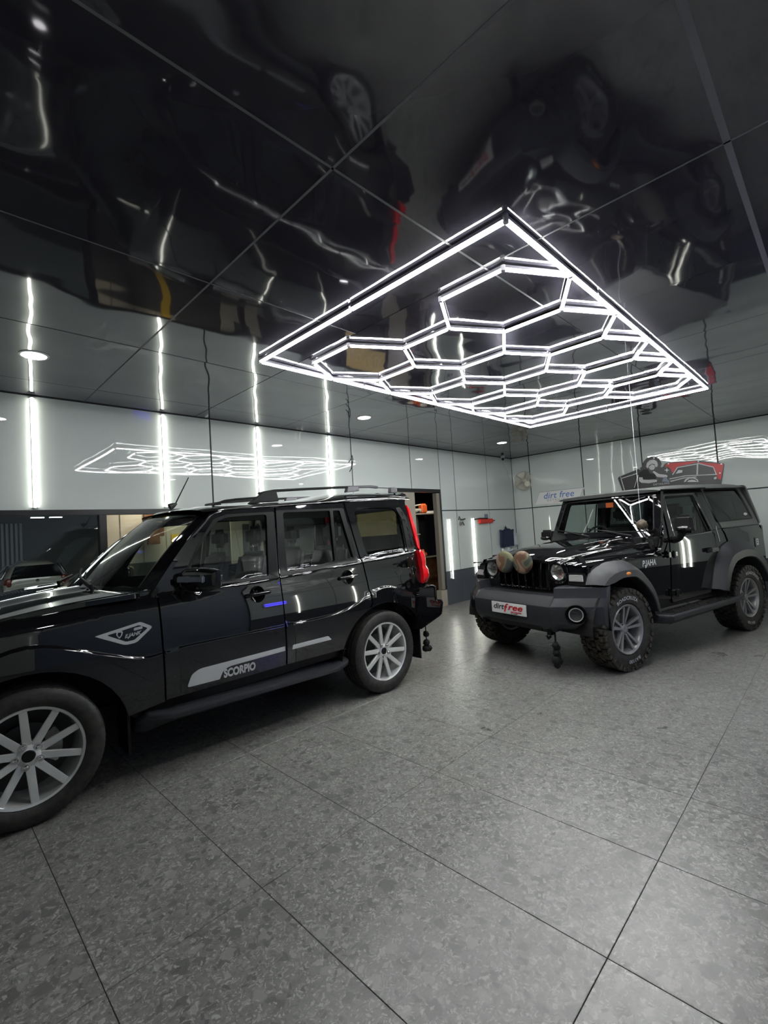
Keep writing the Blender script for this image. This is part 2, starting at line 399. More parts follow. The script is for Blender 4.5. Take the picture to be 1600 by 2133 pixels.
# floor: slab of grout with separate tiles on it
floor = box('floor', M['grout'], None, (XW0-.3, YW0-.3, -.12), (XW1+.3, YW1+2.6, -.012)); tag(floor, 'grey terrazzo tiled workshop floor with dark joints', 'floor', kind='structure')
xj = [-.765, -.168, .431, 1.021, 1.62, 2.22, 2.815, 3.41, 4.01, 4.61, 5.21, 5.81, 6.41, 7.01, 7.61, 8.21, 8.81, 9.41]
yj = [-.519, .678, 1.875, 3.07, 4.265, 5.46]
def tile_mesh(w, d, g):
    q = MB(); q.box(g, w-g, g, d-g, -.012, 0)
    me = mesh(q.v, q.f); bm = bmesh.new(); bm.from_mesh(me)
    es = [e for e in bm.edges if all(v.co.z > -.001 for v in e.verts)]
    bmesh.ops.bevel(bm, geom=es, offset=.0012, segments=1, affect='EDGES'); bm.to_mesh(me); bm.free(); me.materials.append(M['floor']); return me
tcache = {}
xs = [XW0]+xj+[XW1]; ys = [YW0]+yj+[YW1]
for i in range(len(xs)-1):
    for j in range(len(ys)-1):
        w, d = round(xs[i+1]-xs[i], 3), round(ys[j+1]-ys[j], 3)
        tight = xs[i] > 2.6 and xs[i] < 9
        k = (w, d)
        if k not in tcache: tcache[k] = tile_mesh(w, d, .0011)
        link('floor_tile', tcache[k], None, floor, (xs[i], ys[j], 0))
# ceiling: sealant-coloured deck with black mirror sheets under it
ceil = box('ceiling', M['ceil_joint'], None, (XW0, YW0, ZC+.006), (XW1, YW1, ZC+.1)); tag(ceil, 'black mirror-gloss panelled ceiling', 'ceiling', kind='structure')
cx = [XW0, .08, 1.262, 2.42, 3.615, 4.78, 5.97, 7.14, 8.33, 9.50, XW1]; cy = [YW0, .235, 1.42, 2.575, 3.775, 5.03, YW1]
rc = random.Random(3)
for i in range(len(cx)-1):
    for j in range(len(cy)-1):
        w, d = cx[i+1]-cx[i], cy[j+1]-cy[j]; g = .0055 if i < 3 else .003
        q = MB(); a, b = rc.uniform(-.0006, .0006), rc.uniform(-.0006, .0006)
        q.hexa([(g, g, 0), (w-g, g, a), (w-g, d-g, a+b), (g, d-g, b), (g, g, .006), (w-g, g, .006), (w-g, d-g, .006), (g, d-g, .006)])
        q.build('ceiling_panel', M['ceil'], ceil, loc=(cx[i], cy[j], ZC))
# joint cover strips that stand proud of the sheets
def strip(a, b, w=.022):
    q = MB(); q.box(min(a[0], b[0])-(w/2 if a[0] == b[0] else 0), max(a[0], b[0])+(w/2 if a[0] == b[0] else 0), min(a[1], b[1])-(w/2 if a[1] == b[1] else 0), max(a[1], b[1])+(w/2 if a[1] == b[1] else 0), ZC-.0012, ZC+.004)
    q.build('joint_strip', M['ceil_joint'], ceil)
strip((XW0, .235), (4.78, .235), .026); strip((XW0, 1.42), (3.2, 1.42), .012); strip((1.262, YW0), (1.262, 3.775), .012)
strip((2.42, YW0), (2.42, 1.42), .010); strip((XW0, 2.575), (2.42, 2.575), .006)

def wall_sheet(axis, pos, a0, a1, z0, z1, parent, m, g=.010, side=-1):
    """one cladding sheet; axis 'y' -> wall at y=pos running along x"""
    q = MB(); t = .008*side
    lo, hi = sorted((pos, pos+t))
    if axis == 'y': q.box(a0+g, a1-g, lo, hi, z0+g, z1-g)
    else: q.box(lo, hi, a0+g, a1-g, z0+g, z1-g)
    return q.build('wall_panel', m, parent)
# left wall (the one with the window and the store door)
wl = MB(); T_ = .10
wl.box(XW0, 5.95, YW1, YW1+T_, 1.88, ZC+.1); wl.box(XW0, 5.95, YW1, YW1+T_, 0, .9); wl.box(5.95, 7.18, YW1, YW1+T_, 2.215, ZC+.1)
wl.box(7.18, XW1+.1, YW1, YW1+T_, 0, ZC+.1)
wall_left = wl.build('wall_left', M['acp_joint'], None); tag(wall_left, 'grey-white glossy clad wall with the window and the store doorway', 'wall', kind='structure')
for a, b in ((XW0, .17), (.17, 2.61), (2.61, 4.93), (4.93, 6.34)): wall_sheet('y', YW1, a, b, 1.88 if b < 6 else 2.215 if False else 1.88, ZC-.0, wall_left, M['acp']) if b < 6 else None
wall_sheet('y', YW1, 4.93, 5.95, 1.88, 2.215, wall_left, M['acp'], .002); wall_sheet('y', YW1, 4.93, 6.34, 2.215, ZC, wall_left, M['acp'])
wall_sheet('y', YW1, 6.34, 7.18, 2.215, ZC, wall_left, M['acp'])
for a, b in ((XW0, 1.4), (1.4, 3.8), (3.8, 5.95)): wall_sheet('y', YW1, a, b, 0, .86, wall_left, M['acp_band'])
for a, b in ((7.18, 7.66), (7.66, 8.86), (8.86, XW1)):
    wall_sheet('y', YW1, a, b, 1.815, ZC, wall_left, M['acp']); wall_sheet('y', YW1, a, b, .63, 1.815, wall_left, M['acp'])
    wall_sheet('y', YW1, a, b, 0, .63, wall_left, M['acp_band'], .0015)
# back wall with the signs
wb = MB(); wb.box(XW1, XW1+T_, YW0-.1, YW1+.1, -.1, ZC+.1); wall_back = wb.build('wall_back', M['acp_joint'], None)
tag(wall_back, 'grey-white glossy clad end wall that carries the signs', 'wall', kind='structure')
yb = [YW1-.008, 5.06, 3.87, 2.72, 1.52, .33, YW0]
for i in range(len(yb)-1):
    for z0, z1, m, g in ((1.812, ZC, M['acp'], .011), (.63, 1.812, M['acp'], .011), (0, .63, M['acp_band'], .0015)):
        wall_sheet('x', XW1, yb[i+1], yb[i], z0, z1, wall_back, m, g)
# near wall (behind the photographer) with the shutter opening, and the side wall
wr = MB()
for a, b, z0, z1 in ((XW0, .7, 0, ZC+.1), (.7, 3.5, 2.45, ZC+.1), (3.5, XW1+.1, 0, ZC+.1)): wr.box(a, b, YW0-.1, YW0, z0, z1)
wall_right = wr.build('wall_right', M['acp_joint'], None); tag(wall_right, 'glossy clad wall behind the photographer with the wide entrance', 'wall', kind='structure')
for a, b in ((3.5, 5.2), (5.2, 6.9), (6.9, 8.4), (8.4, XW1)):
    for z0, z1, m, g in ((1.815, ZC, M['acp'], .006), (.63, 1.815, M['acp'], .006), (0, .63, M['acp_band'], .0015)): wall_sheet('y', YW0, a, b, z0, z1, wall_right, m, g, side=1)
wall_sheet('y', YW0, XW0, .7, 0, ZC, wall_right, M['acp'], side=1); wall_sheet('y', YW0, .7, 3.5, 2.45, ZC, wall_right, M['acp'], side=1)
wf = box('wall_front', M['acp_joint'], None, (XW0-.1, YW0-.1, -.1), (XW0, YW1+.1, ZC+.1)); tag(wf, 'glossy clad side wall left of the photographer', 'wall', kind='structure')
for a, b in ((YW0, .6), (.6, 2.8), (2.8, YW1-.008)):
    for z0, z1, m in ((1.815, ZC, M['acp']), (0, 1.815, M['acp_band'])): wall_sheet('x', XW0, a, b, z0, z1, wf, m, side=1)

# ---- window strip in the left wall
fr = MB()
fr.box(XW0, 5.95, YW1-.02, YW1+.06, 1.838, 1.895); fr.box(XW0, 5.95, YW1-.02, YW1+.06, .86, .92)
for x in (XW0+.02, 1.40, 3.15, 4.93, 5.93): fr.box(x-.035, x+.035, YW1-.018, YW1+.058, .92, 1.838)
win = fr.build('window_1', M['frame'], None, bevel=.004); tag(win, 'dark aluminium window frame below the bright clad wall', 'window', kind='structure')
for a, b, m in ((XW0+.055, 1.365, 'filmglass'), (1.435, 3.115, 'clearglass'), (3.185, 4.895, 'clearglass')):
    q = MB(); q.add([(a, YW1+.02, .92), (b, YW1+.02, .92), (b, YW1+.02, 1.838), (a, YW1+.02, 1.838)], [(0, 1, 2, 3)])
    q.build('window_pane', M[m], win)
# gold patterned screen closing the last bay of the strip
gp = box('patterned_screen', M['gold'], win, (4.967, YW1+.004, 1.42), (5.893, YW1+.03, 1.836))
gp['label'] = 'gold wallpapered panel with pale cube line pattern'
q = MB(); s_ = .10
def seg(q, a, b, w, y, t):
    d = Vector((b[0]-a[0], 0, b[1]-a[1])); n = Vector((-d.z, 0, d.x)).normalized()*w/2
    p = [(a[0]-n.x, y, a[1]-n.z), (b[0]-n.x, y, b[1]-n.z), (b[0]+n.x, y, b[1]+n.z), (a[0]+n.x, y, a[1]+n.z)]
    q.hexa([p[0], p[1], (p[1][0], y-t, p[1][2]), (p[0][0], y-t, p[0][2]), p[3], p[2], (p[2][0], y-t, p[2][2]), (p[3][0], y-t, p[3][2])])
for r in range(6):
    for c in range(5):
        x = 5.06+c*.173+(r % 2)*.0866; z = .98+r*.15
        if x > 5.80 or z > 1.72 or z < 1.50: continue
        for k in range(6):
            a0, a1 = PI/2+k*PI/3, PI/2+(k+1)*PI/3
            if k < 3: seg(q, (x+s_*math.cos(a0), z+s_*math.sin(a0)), (x+s_*math.cos(a1), z+s_*math.sin(a1)), .006, YW1+.004, .003)
            if k % 2 == 0: seg(q, (x, z), (x+s_*math.cos(a0), z+s_*math.sin(a0)), .006, YW1+.004, .003)
q.build('cube_pattern', M['goldline'], gp)
tag(gp.children[0] if gp.children else gp, kind='stuff') if gp.children else None

bw_ = MB(); bw_.box(2.62, 5.85, 6.36, 6.42, 0, 2.6); bw_.box(1.64, 2.62, 6.345, 6.42, 0, 1.28); bw_.box(5.85, 5.95, 5.62, 6.35, 0, 2.6); bw_.box(1.64, 5.95, 5.62, 6.42, 2.45, 2.5)  # low board under the beige is added dark to darken the ceiling reflection
bw_ = bw_.build('wall_partition', M['board'], None); tag(bw_, 'dark boarded wall behind the window seen through the cabin of the long SUV, low part added to darken the ceiling reflection', 'wall', kind='structure')
idr = thing('inner_door', 'beige flush door behind the glass seen through the front cabin windows', 'door', (3.55, 6.34, 0)); box('door_leaf', M['beige'], idr, (-.32, -.03, 0), (.32, 0, 2.0), bevel=.004); box('vision_panel', M['board'], idr, (-.14, -.035, 1.25), (.14, -.029, 1.72), bevel=.003)
# space behind the panes: beige cupboard wall close to the glass, open bay to the left of it
q = MB(); q.box(1.64, 2.62, 6.35, 6.42, 1.28, 2.45)
off = q.build('wall_office', M['beige'], None); tag(off, 'beige boarded wall close behind the second window pane', 'wall', kind='structure')
for x in (1.80, 2.06, 2.34): box('board_joint', M['beige_dark'], off, (x-.004, 6.343, 1.285), (x+.004, 6.35, 2.45))
box('yellow_strip', M['yellow'], off, (2.40, 6.325, 0), (2.50, 6.345, 1.62), bevel=.003)
sb = thing('wooden_sign', 'brown wooden board hanging at the top of the second pane', 'board', (2.12, 6.20, 1.55))
box('backboard', M['wood'], sb, (-.10, -.02, .05), (.14, .02, .38), bevel=.005); box('lower_rail', M['wood'], sb, (-.06, -.03, -.05), (.08, .03, .05), bevel=.005)
box('hanger', M['wood'], sb, (0, -.01, .38), (.03, .01, .90))
ol = bpy.data.lights.new('office_light', 'AREA'); ol.energy = 9; ol.size = .5; ol.color = (1.0, .9, .72)
olo = bpy.data.objects.new('office_light', ol); COL.objects.link(olo); olo.location = (2.3, 5.95, 2.42)
tag(olo, 'ceiling light behind the second window pane', 'light')

# ---- store doorway and what is in it
dr = MB(); dr.box(7.02, 7.125, YW1-.012, YW1+.10, .30, 2.16); dr.box(7.125, 7.18, YW1-.006, YW1+.10, 0, 2.215); dr.box(5.95, 7.18, YW1-.010, YW1+.10, 2.165, 2.215); dr.box(5.90, 5.95, YW1-.01, YW1+.1, 0, 2.215)
door = MB(); door.box(5.95, 7.125, YW1-.008, YW1+.10, 2.165, 2.213); door.box(7.128, 7.18, YW1-.006, YW1+.10, 0, 2.213)
d1 = door.build('door_1', M['frame'], None, bevel=.003); tag(d1, 'dark frame of the open store doorway', 'doorway', kind='structure')
box('door_jamb', M['beige_dark'], d1, (7.03, YW1-.012, .31), (7.126, YW1+.08, 2.15), bevel=.003)
box('plinth_block', M['beige'], d1, (6.985, YW1-.02, 0), (7.165, YW1+.1, .30), bevel=.003)
box('left_jamb', M['beige'], d1, (5.95, YW1+.02, 0), (6.44, YW1+.06, 2.165), bevel=.003)
st = MB(); st.box(5.95, 9.2, 7.4, 7.5, 0, 2.7); st.box(9.1, 9.2, 5.62, 7.5, 0, 2.7); st.box(5.95, 9.2, 5.62, 7.5, 2.6, 2.7); st.box(5.95, 6.0, 5.62, 7.5, 0, 2.6)
sto = st.build('wall_store', M['navywall'], None); tag(sto, 'dark navy wall inside the store', 'wall', kind='structure')
sh = thing('store_cabinet', 'tool cabinet with beige framed glass door and shelf top inside the store', 'cabinet', (6.75, 6.05, 0))
box('carcass', M['darkin'], sh, (-.4, .30, .1), (.95, .62, 1.76)); box('shelf_top', M['beige'], sh, (-.4, -.02, 1.775), (.90, .62, 1.80), bevel=.003)
box('door_stile', M['beige_dark'], sh, (.56, .24, .9), (.62, .29, 1.77)); box('door_stile', M['beige_dark'], sh, (.10, .24, .9), (.16, .29, 1.77)); box('door_rail', M['beige_dark'], sh, (.16, .24, 1.70), (.56, .29, 1.77))
q = MB(); q.add([(.16, .27, .9), (.56, .27, .9), (.56, .27, 1.70), (.16, .27, 1.70)], [(0, 1, 2, 3)]); q.build('cabinet_glass', M['privacy'], sh)
box('inner_shelf', M['white'], sh, (.30, .10, 1.375), (.5, .23, 1.39))
box('wooden_chest', M['wood'], sh, (.30, .18, .0), (1.3, .235, .88), bevel=.006); box('chest_rail', M['wood'], sh, (.30, .165, .45), (1.3, .18, .50)); box('chest_rail', M['beige'], sh, (.30, .14, .88), (1.3, .29, .905), bevel=.003)
po = thing('power_tool', 'orange and beige power tool on the store shelf', 'tool', (7.18, 6.10, 1.80))
box('motor', M['orange'], po, (.06, -.06, .0), (.23, .07, .20), bevel=.03, seg=3); box('body', M['beige'], po, (-.30, -.05, .02), (.06, .05, .10), bevel=.02, seg=3); box('bracket', M['black'], po, (-.08, -.055, .0), (-.02, .055, .06), bevel=.01)
q = MB(); q.tube([(-.28, 0, .10), (-.1, 0, .16), (.08, 0, .18)], .014, 8); q.build('handle', M['beige'], po, smooth=True)
hd = thing('red_drum', 'round red and brown reel beside the power tool', 'reel', (6.93, 6.22, 1.80)); q = MB(); q.lathe([(0, -.05), (.12, -.05), (.14, -.03), (.14, .03), (.12, .05), (0, .05)], 24, 'y', (0, 0, .14)); q.build('drum', M['red'], hd, smooth=True)
bx_ = box('white_box', M['white'], None, (7.50, 6.08, 1.80), (7.66, 6.18, 1.85), bevel=.004); tag(bx_, 'small white box at the end of the store shelf', 'box')
rg = thing('orange_cloth', 'crumpled orange cloth on the wooden chest', 'cloth', (7.25, 6.14, .93)); q = MB(); q.sphere((0, 0, .03), .13, 14, 8, (1.1, .5, .5)); o = q.build('fabric', M['orange'], rg, smooth=True, angle=180)
for v in o.data.vertices: v.co.z = max(0, v.co.z*(1+.5*math.sin(v.co.x*50)+.3*math.cos(v.co.y*60)))
sl = bpy.data.lights.new('store_light', 'AREA'); sl.energy = 3; sl.size = .5; sl.color = (1, .9, .75)
so = bpy.data.objects.new('store_light', sl); COL.objects.link(so); so.location = (7.2, 5.85, 2.5); tag(so, 'store ceiling light', 'light')

# ---- LED battens
def batten(name, a, b, w, m_led, m_house, parent, up=.018, drop=.014, normal=Vector((0, 0, 1))):
    """bar from a to b; LED strip on the face away from `normal`"""
    a, b = Vector(a), Vector(b); d = (b-a).normalized(); s = d.cross(normal).normalized()*w/2; n = normal
    def pr(lo, hi, ws0, ws1):
        return [a-s*ws0+n*lo, b-s*ws0+n*lo, b+s*ws0+n*lo, a+s*ws0+n*lo, a-s*ws1+n*hi, b-s*ws1+n*hi, b+s*ws1+n*hi, a+s*ws1+n*hi]
    q = MB(); q.hexa(pr(0, drop, .8, 1)); o = q.build(name, m_led, parent)
    q = MB(); q.hexa(pr(drop, drop+up, 1, 1)); q.build('housing', m_house, o)
    return o
hexl = thing('hexagon_ceiling_light', 'large rectangular honeycomb LED light fixed to the black ceiling', 'light', (4.49, 2.257, 2.972))
S6 = .465; PX = S6*math.sqrt(3)
cents = [((k-2)*PX, -1.5*S6) for k in range(5)]+[((k-1.5)*PX, 0) for k in range(4)]+[((k-2)*PX, 1.5*S6) for k in range(5)]
edges = {}; nodes = {}
for (x, y) in cents:
    vs = [(x+S6*math.cos(PI/6+k*PI/3), y+S6*math.sin(PI/6+k*PI/3)) for k in range(6)]
    for k in range(6):
        a, b = vs[k], vs[(k+1) % 6]; key = tuple(sorted(((round(a[0], 2), round(a[1], 2)), (round(b[0], 2), round(b[1], 2))))); edges[key] = (a, b)
        nodes[(round(a[0], 2), round(a[1], 2))] = a
for a, b in edges.values():
    A, B = Vector((*a, 0)), Vector((*b, 0)); d = (B-A).normalized()*.012
    batten('led_tube', A+d, B-d, .021, M['hex'], M['alu'], hexl)
HX, HY = 2.395, 1.168
fc = [(-HX, -HY), (HX, -HY), (HX, HY), (-HX, HY)]
for k in range(4):
    a, b = Vector((*fc[k], 0)), Vector((*fc[(k+1) % 4], 0)); n = 4 if k % 2 == 0 else 2
    for i in range(n):
        p0, p1 = a.lerp(b, i/n), a.lerp(b, (i+1)/n); d = (p1-p0).normalized()*.010
        batten('frame_tube', p0+d, p1-d, .026, M['hex'], M['alu'], hexl)
cm = None
for a in list(nodes.values())+fc:
    if cm is None:
        q = MB(); q.lathe([(0, -.004), (.014, -.004), (.016, 0), (.016, .030), (0, .030)], 8, 'z'); cm = q.build('connector', M['clear'], hexl, loc=(*a, 0))
    else:
        o = cm.copy(); COL.objects.link(o); o.location = (*a, 0); o.parent = hexl
for (x, y) in ((-HX, -HY), (-HX, 0), (-HX, HY), (0, -HY), (HX, -HY), (HX, HY), (0, HY), (-HX/2, -HY), (HX/2, -HY)):
    box('fixing_clip', M['alu'], hexl, (x-.012, y-.012, .03), (x+.012, y+.012, .041))
def wall_tube(x, z0, z1, ypos, side, label, group, name='wall_light'):
    t = thing(name, label, 'light', (x, ypos, z0), 0, group)
    o = batten('led_strip', (0, side*.026, 0), (0, side*.026, z1-z0), .025, M['tube'], M['alu'], t, up=.012, drop=.014, normal=Vector((0, -side, 0)))
    for z in (0, z1-z0): box('end_cap', M['white'], t, (-.021, min(side*.026, 0), z-.004), (.021, max(side*.026, 0), z+.004))
    return t
ord_ = ['leftmost vertical LED tube on the wall above the window', 'second vertical LED tube from the left above the window', 'third vertical LED tube rising behind the roof rail', 'fourth vertical LED tube nearest the store doorway']
for x, l in zip((.828, 2.045, 3.262, 4.48), ord_): wall_tube(x, 1.915, 2.982, YW1-.008, -1, l, 'tall LED tubes on the left wall')
for x, l in ((7.37, 'low vertical LED tube right beside the store doorway'), (8.20, 'low vertical LED tube below the red tool holder')): wall_tube(x, .49, 1.64, YW1-.008, -1, l, 'low LED tubes on the left wall')
for i, x in enumerate((4.4, 5.65, 8.48, 8.62)): wall_tube(x, .55, 1.65, YW0+.008, 1, ['first','second','third','fourth'][i]+' low LED tube from the entrance on the wall behind the photographer', 'LED tubes on the wall behind')
def downlight(x, y, label):
    t = thing('downlight', label, 'light', (x, y, ZC), 0, 'round ceiling downlights')
    q = MB(); q.lathe([(0, -.004), (.082, -.004), (.082, .001)], 28, 'z'); q.build('diffuser', M['spot'], t)
    q = MB(); q.lathe([(.082, -.007), (.098, -.006), (.100, .0), (.082, .001)], 28, 'z', close=True); q.build('trim_ring', M['white'], t, smooth=True)
downlight(.68, 4.37, 'round downlight above the left window'); downlight(4.25, 4.45, 'round downlight in front of the store doorway'); downlight(7.83, 4.49, 'round downlight near the far corner')
for x, l in ((.68, 'above the entrance'), (4.25, 'beside the entrance'), (7.83, 'near the end wall')): downlight(x, .06, 'added unseen round downlight '+l+' on the photographer side')  # unseen row mirrored from the window side, added for its light

# ---- things on the walls
fan = thing('wall_fan', 'ivory wall fan in the far corner below the ceiling', 'fan', (9.86, 5.16, 2.44), math.radians(128))
q = MB(); q.lathe([(0, .02), (.05, .02), (.055, .10), (.03, .14), (0, .145)], 20, 'y'); q.build('motor', M['ivory'], fan, smooth=True)
for k in range(5):
    a0 = 2*PI*k/5; vs = []; n = 6
    for i in range(n+1):
        for j in range(5):
            r = .045+.155*i/n; w = (.35+.45*i/n)*(1-.25*(i/n)**3); t = a0+(j/4-.5)*w*1.6
            vs.append((r*math.cos(t), -.02+.03*(j/4-.5), r*math.sin(t)))
    fs = [(i*5+j, i*5+j+1, (i+1)*5+j+1, (i+1)*5+j) for i in range(n) for j in range(4)]
    link('blade', mesh(vs, fs, True), M['ivory'], fan)
q = MB(); q.lathe([(0, -.06), (.03, -.06), (.045, -.03), (.045, .02), (0, .02)], 20, 'y'); q.build('hub', M['white'], fan, smooth=True)
q = MB()
for k in range(36):
    a = 2*PI*k/36; c, s = math.cos(a), math.sin(a); q.tube([(.05*c, -.075, .05*s), (.16*c, -.07, .16*s), (.215*c, -.02, .215*s), (.215*c, .02, .215*s), (.06*c, .05, .06*s)], .0018, 4)
for r, y in ((.22, 0), (.13, -.073), (.05, -.076)): q.tube([(r*math.cos(2*PI*k/32), y, r*math.sin(2*PI*k/32)) for k in range(33)], .003, 5)
q.build('guard', M['ivory'], fan)
q = MB(); q.tube([(0, .10, -.02), (0, .20, -.10), (0, .30, -.10)], .022, 10); q.lathe([(0, .28), (.06, .28), (.06, .33), (0, .33)], 16, 'y', (0, 0, -.10)); q.build('bracket', M['ivory'], fan, smooth=True)
cc = thing('security_camera', 'small black dome camera in the top corner', 'camera', (9.44, 5.42, ZC-.03)); q = MB(); q.sphere((0, 0, -.03), .032, 14, 8); q.build('dome', M['paint'], cc, smooth=True, angle=180); q = MB(); q.lathe([(0, 0), (.045, 0), (.045, .028), (0, .028)], 18, 'z'); q.build('base', M['white'], cc, smooth=True)
q = MB(); q.tube([(9.47, 5.50, 2.94), (9.60, 5.505, 2.86), (9.74, 5.505, 2.72), (9.80, 5.505, 2.52)], .005, 6); tag(q.build('camera_cable', M['ivory'], None, smooth=True), 'thin cable curving from the dome camera to the fan', 'cable')
th_ = thing('tool_holder', 'red tool holder strip with black clips on the corner wall', 'tool holder', (8.62, YW1-.008, 1.58))
box('body', M['red'], th_, (-.24, -.06, -.06), (.12, 0, .045), bevel=.02, seg=3); box('end_block', M['red'], th_, (.13, -.065, -.055), (.30, 0, .04), bevel=.02, seg=3)
q = MB(); q.tube([(-.40, -.03, .035), (-.2, -.04, .055), (.1, -.04, .045)], .011, 8); q.tube([(.30, -.03, -.005), (.39, -.03, -.005)], .009, 8); q.build('rod', M['black'], th_, smooth=True); box('mount', M['greyprint'], th_, (.04, -.012, .05), (.16, 0, .14))
hk = thing('hook_tool', 'black hook with small hanging tool beside the red tool holder', 'hook', (7.76, YW1-.008, 1.60))
q = MB(); q.tube([(-.06, -.005, .02), (-.05, -.02, .09), (-.04, -.04, .02), (.10, -.05, .035)], .012, 8); q.build('hook', M['black'], hk, smooth=True)
box('hanging_tool', M['steel'], hk, (-.07, -.04, -.09), (.02, -.01, -.02), bevel=.012); q = MB(); q.tube([(.05, -.02, -.02), (.10, -.02, -.09)], .009, 6); q.build('strap', M['black'], hk)
cl = thing('navy_apron', 'navy cloth hung from a hook on the corner wall', 'cloth', (9.46, YW1-.02, .97))
def drape(w, h, amp, n=16, m=12, th=.03):
    vs, fs = [], []
    for s in (0, 1):
        for i in range(n+1):
            for j in range(m+1):
                u, v = i/n, j/m; vs.append(((u-.5)*w*(1+.04*math.sin(v*6)), -.01-(1-s)*(th+amp*(.5+.5*math.sin(u*17+v*2.5))), v*h-(.02*math.sin(u*9) if v > .9 else 0)))
    o = (n+1)*(m+1)
    for s in (0, 1):
        for i in range(n):
            for j in range(m): a = s*o+i*(m+1)+j; fs.append((a, a+m+1, a+m+2, a+1) if s == 0 else (a, a+1, a+m+2, a+m+1))
    rim = [i*(m+1) for i in range(n+1)]+[n*(m+1)+j for j in range(1, m+1)]+[i*(m+1)+m for i in range(n-1, -1, -1)]+[j for j in range(m-1, 0, -1)]
    for k in range(len(rim)): a, b = rim[k], rim[(k+1) % len(rim)]; fs.append((a, b, b+o, a+o))
    return mesh(vs, fs, True)
link('fabric', drape(.54, .39, .03), M['navy'], cl)
q = MB()
for k in range(5):
    a = PI/2+k*2*PI/5; q.hexa([(0, -.02, .41), (0, -.02, .41), (.012*math.sin(a), -.02, .41-.012*math.cos(a)), (.06*math.cos(a), -.02, .42+.05*math.sin(a)), (0, 0, .41), (0, 0, .41), (.012*math.sin(a), 0, .41-.012*math.cos(a)), (.06*math.cos(a), 0, .42+.05*math.sin(a))])
q.build('star_hook', M['satin'], cl)
tw = thing('white_towel', 'white towel hanging below the navy cloth', 'towel', (9.42, YW1-.02, .61)); link('fabric', drape(.42, .33, .03), M['towel'], tw)
tw2 = thing('white_towel', 'white towel bunched at the right edge of the navy cloth', 'towel', (9.84, YW1-.02, .98)); link('fabric', drape(.10, .26, .04, 6, 8), M['towel'], tw2)

# sign 1: parallelogram shop sign
s1 = thing('shop_sign', 'slanted white sign with blue italic lettering on the end wall', 'sign', (XW1-.008, 4.45, 2.0))
XS = XW1-.008
def S1(u, v, d=.012): return (-d, -u, v)
p1 = [(-.55, -.13), (-.42, .15), (.60, .15), (.47, -.13)]
q = MB(); q.prism(p1, lambda u, v: S1(u, v, 0), lambda u, v: S1(u, v, .012)); q.build('sign_board', M['white'], s1)
q = MB()
for k in range(4):
    a, b = Vector(p1[k])*.97, Vector(p1[(k+1) % 4])*.97; d = (b-a).normalized(); n = Vector((-d.y, d.x))*.004
    if k == 3: b = a.lerp(b, .18)
    q.add([S1(*(a-n), .0128), S1(*(b-n), .0128), S1(*(b+n), .0128), S1(*(a+n), .0128)], [(0, 1, 2, 3)])
q.build('border_line', M['greyprint'], s1)
text('lettering', 'dirt free', lambda u, v: S1(u+.02, v+.045, .0135), M['blueprint'], s1, .195, shear=.25, bold=.001, spacing=1.05)
text('lettering', 'DETAILING', lambda u, v: S1(u+.0, v-.055, .0135), M['greyprint'], s1, .065, spacing=1.6)
text('lettering', 'STUDIO', lambda u, v: S1(u-.0, v-.105, .0135), M['redprint'], s1, .035, spacing=1.6)
